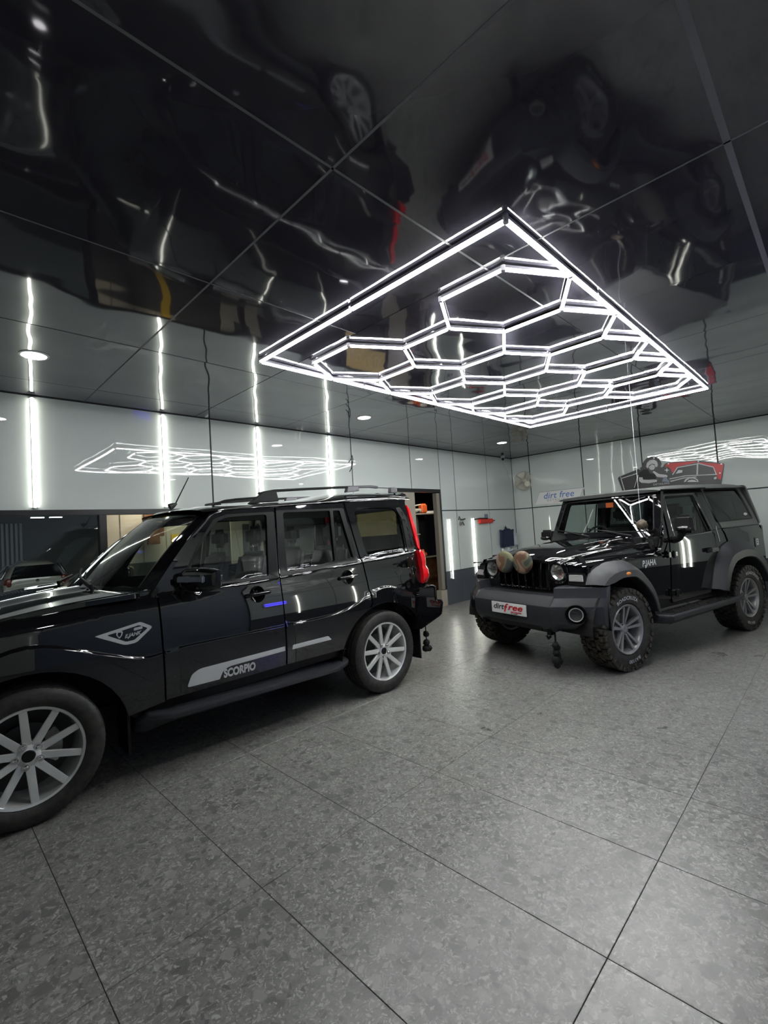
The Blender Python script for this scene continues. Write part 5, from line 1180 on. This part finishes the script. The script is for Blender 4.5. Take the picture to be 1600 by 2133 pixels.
# grille face with round lamps and vertical slots
def GF(y, z): return (-.452+.03*(abs(y)/.6)**2+.05*max(0, (z-.75)/.36)**1.5*.6, y, z)
HL = [arc(s*.468, .972, .100, .100, 0, 348, 29) for s in (1, -1)]
slots = [rnd([(-.345+.0995*k, .795), (-.285+.0995*k, .795), (-.285+.0995*k, 1.072), (-.345+.0995*k, 1.072)], .012) for k in range(7)]
gpan = panel('grille', rnd([(-.60, .80), (-.40, .74), (.40, .74), (.60, .80), (.60, 1.02), (.52, 1.095), (.3, 1.112), (-.3, 1.112), (-.52, 1.095), (-.60, 1.02)], .03), GF, M['paint'], JP, holes=HL+slots, step=.05, out=(-1, 0, 0), th=.05)
q = MB(); q.box(-.40, -.385, -.355, .355, .76, 1.08); q.box(-.33, -.32, -.6, .6, .76, 1.08); q.build('grille_backing', M['black'], gpan)
for k in range(8):
    y = -.365+.0995*k; q = MB(); q.tube([(GF(y, .79)[0]-.004, y+.0, .785), (GF(y, .9)[0]-.014, y, .90), (GF(y, 1.0)[0]-.014, y, 1.0), (GF(y, 1.075)[0]-.004, y, 1.08)], .016, 8); q.build('grille_bar', M['paint'], gpan, smooth=True)
for k in range(7): q = MB(); q.tube([(GF(0, .8)[0]-.01, -.345+.0995*k, .80), (GF(0, .8)[0]-.016, -.315+.0995*k, .792), (GF(0, .8)[0]-.01, -.285+.0995*k, .80)], .007, 6); q.build('slot_lip', M['paint'], gpan)
for s in (1, -1):
    cy_ = s*.468
    q = MB(); q.lathe([(.100, -.455), (.118, -.462), (.124, -.455), (.118, -.445), (.098, -.43)], 36, 'x', (.02, cy_, .972), close=False); q.build('headlamp_ring', M['paint'], JP, smooth=True)
    q = MB(); q.lathe([(.0, -.375), (.03, -.378), (.045, -.392), (.065, -.395), (.072, -.415), (.086, -.43), (.086, -.437)], 11, 'x', (0, cy_, .972)); hb = q.build('headlamp', M['bowl'], JP, smooth=False)
    q = MB(); q.lathe([(.0, -.452), (.04, -.450), (.075, -.441), (.089, -.43)], 32, 'x', (0, cy_, .972)); q.build('headlamp_lens', M['lens'], hb, smooth=True)
    q = MB(); q.lathe([(.086, -.438), (.101, -.440), (.101, -.40), (.086, -.41)], 32, 'x', (0, cy_, .972), close=True); q.build('headlamp_bezel', M['satin'], hb, smooth=True)
    q = MB(); q.lathe([(0, -.445), (.018, -.443), (.022, -.43), (.018, -.40)], 14, 'x', (0, cy_, .972)); q.box(-.43, -.42, cy_-.075, cy_+.075, .968, .976); q.build('bulb_shield', M['steel'], hb, smooth=True)
    # camouflage covers over the two auxiliary lamps, in front of the grille
        
    q = MB(); q.lathe([(.108, .034), (.09, .055), (.04, .075), (0, .078)], 28, 'x'); ac = q.build('auxiliary_lamp', M['satin'], JP, smooth=True, loc=(-.56, s*.128, 1.066)); ac['label'] = 'round auxiliary lamp under a camouflage fabric cover'
    q = MB(); q.lathe([(0, -.032), (.07, -.030), (.105, -.026), (.116, -.016), (.120, -.002), (.117, .02), (.108, .035)], 36, 'x'); q.build('cover_fabric', M['camo'], ac, smooth=True, angle=60)
    q = MB(); q.tube([(.06, 0, -.02), (.095, 0, -.02)], .012, 8); q.build('lamp_bracket', M['satin'], ac)
# bumper (steel, folded)
BX = lambda y: -.655 if abs(y) < .54 else -.655+.26*((abs(y)-.54)/.33)
ys = [-.905, -.84, -.70, -.58, -.54, -.52, -.40, 0, .40, .52, .54, .58, .70, .84, .905]
def ring(y):
    a = abs(y); x = BX(y); mid = a < .53; end = a > .86
    zt = .745 if a < .45 else (.745 if a <= .525 else .84); f = .0
    if a > .53:   # wings: taller, stepped
        p = [(-.33, .45), (x+.06, .44), (x-.0, .50), (x-.012, .66), (x+.045, .735), (x+.055, .835), (x+.11, .845), (-.25, .845)]
    else:
        p = [(-.33, .42), (x+.06, .405), (x, .47), (x-.012, .655), (x+.075, .742), (x+.080, .746), (x+.12, .750), (-.33, .750)]
    return [(a_, y, b_) for a_, b_ in p]
vs = [v for y in ys for v in ring(y)]; n = 8
fs = [(i*n+j, i*n+(j+1) % n, (i+1)*n+(j+1) % n, (i+1)*n+j) for i in range(len(ys)-1) for j in range(n)]+[tuple(range(n)), tuple(reversed([(len(ys)-1)*n+j for j in range(n)]))]
q = MB(); q.add(vs, fs); bj = q.build('front_bumper', M['plastic'], JP, bevel=.004, seg=1, angle=30)
q = MB(); q.hexa([(-.60, -.36, .40), (-.60, .36, .40), (-.40, .36, .40), (-.40, -.36, .40), (-.645, -.40, .46), (-.645, .40, .46), (-.40, .40, .46), (-.40, -.40, .46)]); q.hexa([(-.45, -.34, .35), (-.45, .34, .35), (-.2, .34, .40), (-.2, -.34, .40), (-.58, -.40, .42), (-.58, .40, .42), (-.2, .40, .45), (-.2, -.40, .45)]); q.build('skid_plate', M['satin'], bj)
for s in (1, -1):
    fy = -s*.712; fx = BX(fy)-.002; nrm = Vector((-.33, -s*.26, 0)).normalized()
    rz_ = math.atan2(nrm.y, nrm.x)-PI
    q = MB(); q.lathe([(.092, -.010), (.098, .004), (.085, .012), (.070, -.004), (.070, .035), (0, .035)], 32, 'x'); fo_ = q.build('fog_lamp_surround', M['satin'], bj, smooth=True, angle=40, loc=(fx-.030, fy-.022*s, .592), rot=(0, 0, rz_))
    q = MB(); q.lathe([(0, -.002), (.045, .002), (.058, .012), (.058, .03)], 28, 'x'); q.build('fog_lamp', M['lens'], fo_, smooth=True); q = MB(); q.lathe([(.056, .006), (.059, -.004), (.064, -.004), (.067, .006), (.062, .02)], 28, 'x'); q.build('fog_lamp_ring', M['bowl'], fo_, smooth=True); q = MB(); q.lathe([(0, .025), (.03, .022), (.055, .008)], 28, 'x'); q.build('fog_reflector', M['rim_dark'], fo_, smooth=True)
    q = MB(); q.box(-.62, -.55, s*.46-.022, s*.46+.022, .375, .44); q.tube([(-.60, s*.46, .36), (-.63, s*.46, .345), (-.65, s*.46, .375)], .012, 8); q.build('tow_hook', M['satin'], bj, bevel=0)
# plate with shop lettering
pj = box('number_plate', M['white'], bj, (-.684, -.248, .532), (-.676, .248, .648), bevel=.002)
PF = lambda u, v: (-.6852, -u, v)
def fit(name, body, x0, x1, zc, h, m, shear=.3, bold=.003, off=0):
    v, f = text_mesh(body, 1.0, shear=shear, bold=bold/h, align='LEFT'); X = [p[0] for p in v]; Z = [p[1] for p in v]
    a, b = min(X), max(X); c, d_ = min(Z), max(Z)
    link(name, mesh([PF(x0+(p[0]-a)/(b-a)*(x1-x0), zc-h/2+(p[1]-c)/(d_-c)*h) for p in v], f), m, bj)
fit('lettering', 'dirt', -.215, -.055, .604, .060, M['blackprint'], bold=.0012); fit('lettering', 'f', -.064, .006, .596, .092, M['redprint'], bold=.002); fit('lettering', 'ree', -.004, .205, .598, .046, M['redprint'], bold=.0012)
fit('lettering', 'DETAILING', .03, .185, .558, .016, M['redprint'], bold=.001); fit('lettering', 'STUDIO', .03, .13, .543, .009, M['blackprint'], bold=.0005)
q = MB(); q.box(-.69, -.676, -.09, .09, .520, .531); q.build('plate_bracket', M['satin'], bj)
# windscreen
def WJ(u, v):
    w = .735*(1-v)+.665*v; x = .93+.20*v-.03*(1-u*u); z = 1.255+.50*v; return (x, -u*w, z)
hole = rnd([(-.90, .09), (-.885, .90), (.885, .90), (.90, .09)], .06)
panel('windscreen_frame', rnd([(-1.0, -.05), (-1.0, 1.0), (1.0, 1.0), (1.0, -.05)], .03), WJ, M['paint'], JP, holes=[hole], step=.1, out=(-1, 0, .3), th=.05, inw=(1, 0, 0))
panel('windscreen', hole, lambda u, v: tuple(Vector(WJ(u, v))+Vector((.006, 0, 0))), M['carglass'], JP, step=.2, out=(-1, 0, .3), flange=False)
q = MB(); pts = [Vector(WJ(a, b))+Vector((-.003, 0, 0)) for a, b in dens(hole, .3)]; q.tube(pts+[pts[0]], .007, 5); q.build('windscreen_seal', M['satin'], JP)
for u0, u1 in ((.05, .62), (-.66, -.10)):
    q = MB(); a = Vector(WJ(u1, -.06))+Vector((-.05, 0, .0)); b = Vector(WJ(u0, .12))+Vector((-.03, 0, .01)); q.tube([a, a+Vector((-.01, 0, .03)), b], [.013, .011, .007], 8); wpj = q.build('wiper', M['satin'], JP, smooth=True)
    q = MB(); c = Vector(WJ(u0-.28, .20))+Vector((-.02, 0, 0)); d_ = Vector(WJ(u0+.25, .10))+Vector((-.02, 0, 0)); q.tube([c, b, d_], .007, 6); q.build('wiper_blade', M['satin'], wpj)
q = MB(); q.hexa([(.84, -.72, 1.12), (1.02, -.74, 1.12), (1.02, .74, 1.12), (.84, .72, 1.12), (.85, -.70, 1.215), (.95, -.72, 1.245), (.95, .72, 1.245), (.85, .70, 1.215)]); q.build('cowl', M['satin'], JP, bevel=.01)
q = MB(); q.box(.80, .88, -.60, -.50, 1.20, 1.235); q.tube([(.86, -.64, 1.23), (.93, -.65, 1.26)], .012, 6); q.build('washer_nozzle', M['satin'], JP)
# corner gap cover (body to pillar)
for s in (1, -1):
    panel('windscreen_pillar', [(.86, 1.03), (1.005, 1.20), (1.035, 1.32), (1.135, 1.745), (1.10, 1.745), (.985, 1.30), (.93, 1.21), (.83, 1.07)], JF(s, -.002), M['paint'], JP, step=.08, out=(0, -s, 0), th=.04)
# roof: matte hardtop with soft edges
def TJ(x, s):
    a = abs(s); w = .672+.010; zt = smooth_tab([1.06, 1.3, 2.0, 2.8, 3.02, 3.10], [1.775, 1.80, 1.838, 1.845, 1.835, 1.79])(x); ze = smooth_tab([1.06, 1.4, 2.0, 3.1], [1.745, 1.757, 1.762, 1.77])(x)
    return (x, -w*s, ze+(zt-ze)*max(0, 1-a**5)**.7)
vs = []; nx, ny = 30, 28
for i in range(nx+1):
    for j in range(ny+1): s_ = math.sin(PI/2*(2*j/ny-1)); x = 1.055+(3.10-1.055)*math.sin(PI/2*i/nx)**1.0; vs.append(TJ(x, s_))
fs = [(i*(ny+1)+j, i*(ny+1)+j+1, (i+1)*(ny+1)+j+1, (i+1)*(ny+1)+j) for i in range(nx) for j in range(ny)]
q = MB(); q.add(vs, fs)
b = len(q.v); q.v += [(1.075, -.67*math.sin(PI/2*(2*j/ny-1)), 1.735) for j in range(ny+1)]; q.f += [(j, j+1, b+j+1, b+j) for j in range(ny)]
q.build('hardtop_roof', M['top'], JP, smooth=True, angle=60)
for s in (1, -1):
    q = MB(); q.tube([(1.10, -s*.684, 1.752), (1.5, -s*.684, 1.760), (2.05, -s*.683, 1.768)], .008, 6); q.build('drip_rail', M['satin'], JP)
# rear face
def RB(y, z): return (3.215-.12*sstep(1.25, 1.9, z)*1.0, y, z)
rw = rnd([(-.52, 1.33), (.52, 1.33), (.48, 1.72), (-.48, 1.72)], .04)
panel('rear_body', rnd([(-.78, .56), (.78, .56), (.78, 1.26), (-.78, 1.26)], .03), RB, M['paint'], JP, step=.15, out=(1, 0, 0), th=.04)
panel('hardtop_rear', rnd([(-.765, 1.27), (.765, 1.27), (.68, 1.80), (-.68, 1.80)], .04), RB, M['top'], JP, holes=[rw], step=.12, out=(1, 0, 0), th=.04)
panel('rear_window', rw, RB, M['privacy'], JP, step=.2, out=(1, 0, 0), flange=False)
box('rear_bumper', M['plastic'], JP, (3.20, -.80, .50), (3.34, .80, .66), bevel=.02)
# underbody and cabin
q = MB(); q.box(-.40, 3.15, -.50, .50, .42, .58); q.box(-.35, .80, -.42, .42, .58, 1.05); q.box(.62, 1.95, -.74, .74, .47, .56); q.box(2.95, 3.18, -.74, .74, .5, .9); q.build('chassis', M['black'], JP)
q = MB(); q.box(.80, .86, -.70, .70, .5, 1.15); q.build('firewall', M['black'], JP)
q = MB(); q.hexa([(.86, -.68, .95), (1.20, -.68, .95), (1.20, .68, .95), (.86, .68, .95), (.90, -.68, 1.24), (1.16, -.68, 1.25), (1.16, .68, 1.25), (.90, .68, 1.24)]); q.build('dashboard', M['darkin'], JP, bevel=.03)
q = MB(); c0 = Vector((1.34, .34, 1.20)); q.tube([c0+Vector((.06*math.sin(a), .18*math.cos(a), .17*math.sin(a))) for a in [2*PI*k/24 for k in range(25)]], .014, 8); q.tube([c0, (1.15, .34, 1.12)], .02, 8); q.tube([c0+Vector((0, -.17, 0)), c0+Vector((0, .17, 0))], .012, 6); q.build('steering_wheel', M['darkin'], JP, smooth=True)
M['seatdark'] = mat('black_seat', (0.02, 0.02, 0.022), 0.6)
sv = M['seat']; M['seat'] = M['seatdark']
for y in (-.35, .35): seat(1.50, y, JP, .24)
for y in (-.33, .33): seat(2.25, y, JP, .24)
M['seat'] = sv
q = MB()
for s in (1, -1): q.tube([(1.95, -s*.66, .6), (1.93, -s*.62, 1.70), (2.9, -s*.60, 1.70)], .03, 8)
q.tube([(1.93, -.62, 1.70), (1.93, .62, 1.70)], .03, 8); q.build('roll_bar', M['darkin'], JP, smooth=True)
q = MB(); q.box(1.10, 1.12, -.13, .13, 1.60, 1.67); q.build('rear_view_mirror', M['darkin'], JP, bevel=.01)
box('toll_tag', M['orange'], JP, (1.085, -.10, 1.60), (1.088, .0, 1.66))
# axles and springs
for x in (FXJ, RXJ): q = MB(); q.tube([(x, -.62, .385), (x, .62, .385)], .045, 10); q.sphere((x+.02, .08, .37), .12, 14, 8); q.build('axle', M['black'], JP, smooth=True)
# wheels: five split spokes, all-terrain tyre with blocks
TB = None
def wheelJ(x, s, rot0, steer=0.0):
    q = MB(); q.lathe([(.232, -.085), (.240, -.112), (.232, -.122), (.218, -.112), (.210, -.085), (.200, .02), (.205, .12), (.225, .125), (.232, .11)], 56, 'y')
    wh = q.build('wheel', M['gunmetal'], JP, smooth=True, angle=50, loc=(x, -s*.762, RW), rot=(0, 0, (0 if s > 0 else PI)+steer))
    t = tyre_mesh(RW-.002, .232, .255, chunky=True); ty = t.build('tyre', M['rubber'], wh, smooth=True, angle=35)
    # tread blocks: two shoulder rows and three zig-zag centre rows
    q = MB(); h = .1275; rr = random.Random(8)
    for row, (y0, y1, n, off) in enumerate(((-h*.97, -h*.62, 38, 0), (-h*.56, -h*.22, 38, .5), (-h*.17, h*.17, 38, 0), (h*.22, h*.56, 38, .5), (h*.62, h*.97, 38, .0))):
        for k in range(n):
            a0 = 2*PI*(k+off+.10)/n; a1 = a0+2*PI/n*(.74+.06*(k % 2)); sk = (.028 if k % 2 else -.02)*(1 if row in (1, 3) else .4)
            r0, r1 = RW-.022, RW
            P = []
            for r in (r0, r1):
                for (yy, aa) in ((y0, a0), (y1, a0+sk), (y1, a1+sk), (y0, a1)):
                    P.append((r*math.cos(aa), yy*(1 if r == r0 else .97), r*math.sin(aa)))
            q.hexa(P)
            if row in (0, 4):   # shoulder lug running down the sidewall
                sg = -1 if row == 0 else 1; P = []; dl = .045 if k % 2 else .028
                for (r, yy) in ((RW-dl-.01, sg*h*.985), (RW-.004, sg*h*.95)):
                    for (ex, aa) in ((0, a0), (sg*.010, a0+.01), (sg*.010, a1-.01), (0, a1)): P.append((r*math.cos(aa), yy+ex, r*math.sin(aa)))
                q.hexa(P)
    tb = q.build('tread_block', M['rubber_dusty'] if abs(x) < 1 else M['rubber'], wh); tb['kind'] = 'stuff'
    if s > 0:
        for body, deg, rad in (('ROADCRUZA', 0 if x < 1 else 18, .300), ('RA1100', 172 if x < 1 else 190, .300)):
            v, f = letters_on_ring(body, rad, .046, deg, -.1315, 1.15); link('lettering', mesh([(a, b, c) for a, b, c in v], f), M['white_decal'], wh)
    sp = None
    for k in range(5):
        if sp is None:
            q = MB()
            for sg in (1, -1):
                q.hexa([(.045, -.075, sg*.012-.011), (.045, -.075, sg*.012+.011), (.045, -.04, sg*.012+.011), (.045, -.04, sg*.012-.011), (.222, -.110, sg*.042-.017), (.222, -.110, sg*.042+.017), (.222, -.075, sg*.042+.013), (.222, -.075, sg*.042-.013)])
            q.hexa([(.06, -.055, -.018), (.06, -.055, .018), (.06, -.04, .016), (.06, -.04, -.016), (.13, -.06, -.026), (.13, -.06, .026), (.13, -.045, .026), (.13, -.045, -.026)])
            sp = q.build('spoke', M['gunmetal'], wh, bevel=.003); sp.rotation_euler = (0, rot0, 0)
        else: o = sp.copy(); COL.objects.link(o); o.parent = wh; o.rotation_euler = (0, rot0+2*PI*k/5, 0)
    q = MB(); q.lathe([(0, -.085), (.030, -.085), (.036, -.078), (.060, -.068), (.066, -.03), (0, -.03)], 32, 'y'); q.build('hub', M['gunmetal'], wh, smooth=True, angle=40)
    ln = None
    for k in range(5):
        a = rot0+PI/5+2*PI*k/5
        if ln is None: q = MB(); q.lathe([(0, -.082), (.009, -.080), (.010, -.06), (0, -.06)], 8, 'y'); ln = q.build('lug_nut', M['chrome'], wh, smooth=True); ln.location = (.048*math.cos(a), 0, -.048*math.sin(a))
        else: o = ln.copy(); COL.objects.link(o); o.parent = wh; o.location = (.048*math.cos(a), 0, -.048*math.sin(a))
    q = MB(); q.lathe([(.04, .0), (.145, .0), (.145, .03), (.04, .03)], 36, 'y', close=True); q.build('brake_disc', M['steel'], wh, smooth=True)
    q = MB(); q.lathe([(.205, .11), (.10, .115), (0, .115)], 28, 'y'); q.build('barrel_back', M['rim_dark'], wh)
    return wh
wheelJ(FXJ, 1, math.radians(-86), 0); wheelJ(RXJ, 1, math.radians(-86)); wheelJ(FXJ, -1, .3, 0); wheelJ(RXJ, -1, .9)
# tassel under the front bumper
tj = thing('pompom_tassel', 'black pompom tassel hanging below the front bumper of the off-roader', 'tassel', (4.36, 2.14, .0))
Rm = Matrix.Rotation(math.atan2(-.26707801, .96367491), 4, 'Z'); wp = Rm @ Vector((-.60, -.515, 0)); tj.location = (5.046+wp.x, 2.403+wp.y, .03)
q = MB(); q.tube([(0, 0, .20), (0, 0, .36)], .010, 6); q.build('cord', M['black'], tj)
for z, dx, r in ((.255, -.012, .032), (.225, .02, .034), (.185, .0, .034), (.15, .02, .034), (.115, -.02, .040), (.095, .035, .040), (.07, .0, .036)):
    q = MB(); q.sphere((dx, 0, z), r, 12, 8); o = q.build('pompom', M['black'], tj, smooth=True, angle=180)
    for v in o.data.vertices: v.co += (v.co-Vector((dx, 0, z)))*rr.uniform(-.12, .12)
# ================================================================ second bay beyond the left window pane
fz = -.2
q = MB(); q.box(-4, 7, 5.63, 21.2, fz-.1, fz); sgd = q.build('ground', M['brick'], None); tag(sgd, 'grey floor of the second bay beyond the window', 'floor', kind='structure')
q = MB(); q.box(-4, 7, 21.1, 21.2, fz, 3.4); q.box(-4.1, -4, 5.7, 21.2, fz, 3.4); q.box(6.9, 7, 7.6, 21.2, fz, 3.4); q.box(-4, 7, 7.6, 21.2, 3.3, 3.4); q.box(-4, 1.3, 5.7, 7.6, 3.3, 3.4)
fwall = q.build('wall_bay', M['brick'], None); tag(fwall, 'dull grey walls of the second bay beyond the window', 'wall', kind='structure')
shu = thing('roller_shutter', 'grey corrugated roller shutter at the far left of the bay beyond the window', 'shutter', (1.30, 21.0, fz))
q = MB()
for k in range(24): q.box(-1.6+k*.13, -1.6+k*.13+.07, 0, .05, 0, 2.8)
q.build('shutter_slats', M['white_decal'], shu)['kind'] = 'stuff'
def hatch(nm, label, loc, rz, paint):
    h = thing(nm, label, 'car', loc, rz)
    # x: forward -, rear +; loft of cross sections along x
    secs = [(-1.95, .62, .32, .62, .60), (-1.80, .74, .26, .80, .66), (-1.2, .82, .22, .92, .70), (-.75, .84, .22, 1.00, .70), (-.1, .84, .22, 1.44, .56), (.5, .84, .22, 1.50, .57), (1.1, .84, .22, 1.47, .56), (1.55, .83, .24, 1.38, .54), (1.80, .80, .28, 1.05, .66), (1.86, .78, .34, .92, .70), (1.84, .72, .36, .60, .66)]
    vs = []; n = 20
    for x, w, z0, z1, wt in secs:
        for k in range(n):
            a = 2*PI*k/n-PI/2; ca, sa = math.cos(a), math.sin(a); c = abs(ca)**.45*(1 if ca > 0 else -1); s_ = abs(sa)**.6*(1 if sa > 0 else -1)
            z = (z0+z1)/2+(z1-z0)/2*s_; t = max(0, (z-.92)/max(.01, z1-.92)) if z1 > .95 else 0
            vs.append((x, c*(w*(1-t)+wt*t), z))
    fs = [(i*n+k, i*n+(k+1) % n, (i+1)*n+(k+1) % n, (i+1)*n+k) for i in range(len(secs)-1) for k in range(n)]+[tuple(range(n)), tuple((len(secs)-1)*n+k for k in range(n))]
    q = MB(); q.add(vs, fs); b = q.build('body', paint, h, smooth=True, angle=60)
    q = MB(); q.hexa([(1.70, -.60, 1.00), (1.86, -.64, .98), (1.86, .64, .98), (1.70, .60, 1.00), (1.50, -.47, 1.34), (1.62, -.50, 1.34), (1.62, .50, 1.34), (1.50, .47, 1.34)]); q.build('rear_window', M['paint'], b, bevel=.02)
    for s in (1, -1):
        q = MB(); q.sphere((1.80, s*.66, .86), .13, 14, 10, (.55, .9, 1.15)); q.build('tail_lamp', M['dimred'], b, smooth=True, angle=180)
        q = MB(); q.hexa([(-.55, s*.79, .98), (1.35, s*.79, .98), (1.35, s*.83, .98), (-.55, s*.83, .98), (-.05, s*.60, 1.36), (1.2, s*.60, 1.36), (1.2, s*.66, 1.36), (-.05, s*.66, 1.36)]); q.build('side_window', M['paint'], b, bevel=.015)
        for x in (-1.22, 1.2): q = MB(); q.lathe([(.18, -.10), (.27, -.10), (.30, -.06), (.30, .06), (.27, .10), (.18, .10), (0, .08), (0, -.08)], 28, 'y', (x, s*.76, .30), close=True); q.build('wheel', M['rubber'], h, smooth=True)
        q = MB(); q.sphere((-.55, s*.94, 1.0), .09, 12, 8, (.6, 1, .7)); q.build('side_mirror', paint, b, smooth=True, angle=180)
    box('number_plate', M['white'], b, (1.85, -.22, .62), (1.87, .22, .73))
    q = MB(); q.lathe([(0, .0), (.04, .0), (.04, .012), (0, .014)], 16, 'x', (1.865, 0, .90)); q.build('emblem', M['chrome'], b)
    return h
hatch('white_hatchback', 'white hatchback parked beyond the left window pane, rear towards the glass', (2.66, 17.0+1.86, fz), math.radians(-93), M['carwhite'])
for x, y, l in ((2.40, 13.8, 'nearer left'), (2.78, 13.8, 'nearer right'), (2.44, 15.9, 'farther left'), (2.86, 15.9, 'farther right')):
    t = thing('bay_light', l+' LED batten under the bay ceiling beyond the left window pane', 'light', (x, y, 2.465), 0, 'bay lights')
    batten('led_strip', (-.15, 0, 0), (.15, 0, 0), .05, M['tube'], M['white'], t); q = MB(); q.tube([(0, 0, .03), (0, 0, .70)], .004, 5); q.build('suspension_wire', M['steel'], t)
fl_ = bpy.data.lights.new('bay_fill_area', 'AREA'); fl_.energy = 30; fl_.size = 3; fl_.color = (.9, .97, 1)  # unseen fill added to light the bay and its car
flo = bpy.data.objects.new('bay_fill_light', fl_); COL.objects.link(flo); flo.location = (2.0, 13.5, 3.2); tag(flo, 'unseen fill light added to brighten the second bay', 'light')
# roller shutter closing the entrance behind the photographer
q = MB()
q.box(.7, 3.5, YW0-.07, YW0-.045, 0, 2.45)
for k in range(4): q.box(.7, 3.5, YW0-.045, YW0-.035, .3+.6*k, .33+.6*k)
tag(q.build('door_2', M['greyprint'], None), 'closed slatted entrance shutter behind the photographer', 'door', kind='structure')
# blue insect-lamp on the wall behind the photographer (mirrored in the SUV door)
bl = thing('insect_lamp', 'blue insect killer lamp on the wall behind the photographer', 'lamp', (3.95, YW0+.02, 1.32))
box('case', M['white'], bl, (-.22, 0, -.12), (.22, .05, .12), bevel=.01)
for z in (-.05, .05): q = MB(); q.tube([(-.19, .065, z), (.19, .065, z)], .012, 8); q.build('blue_tube', M['blueled'], bl, smooth=True)
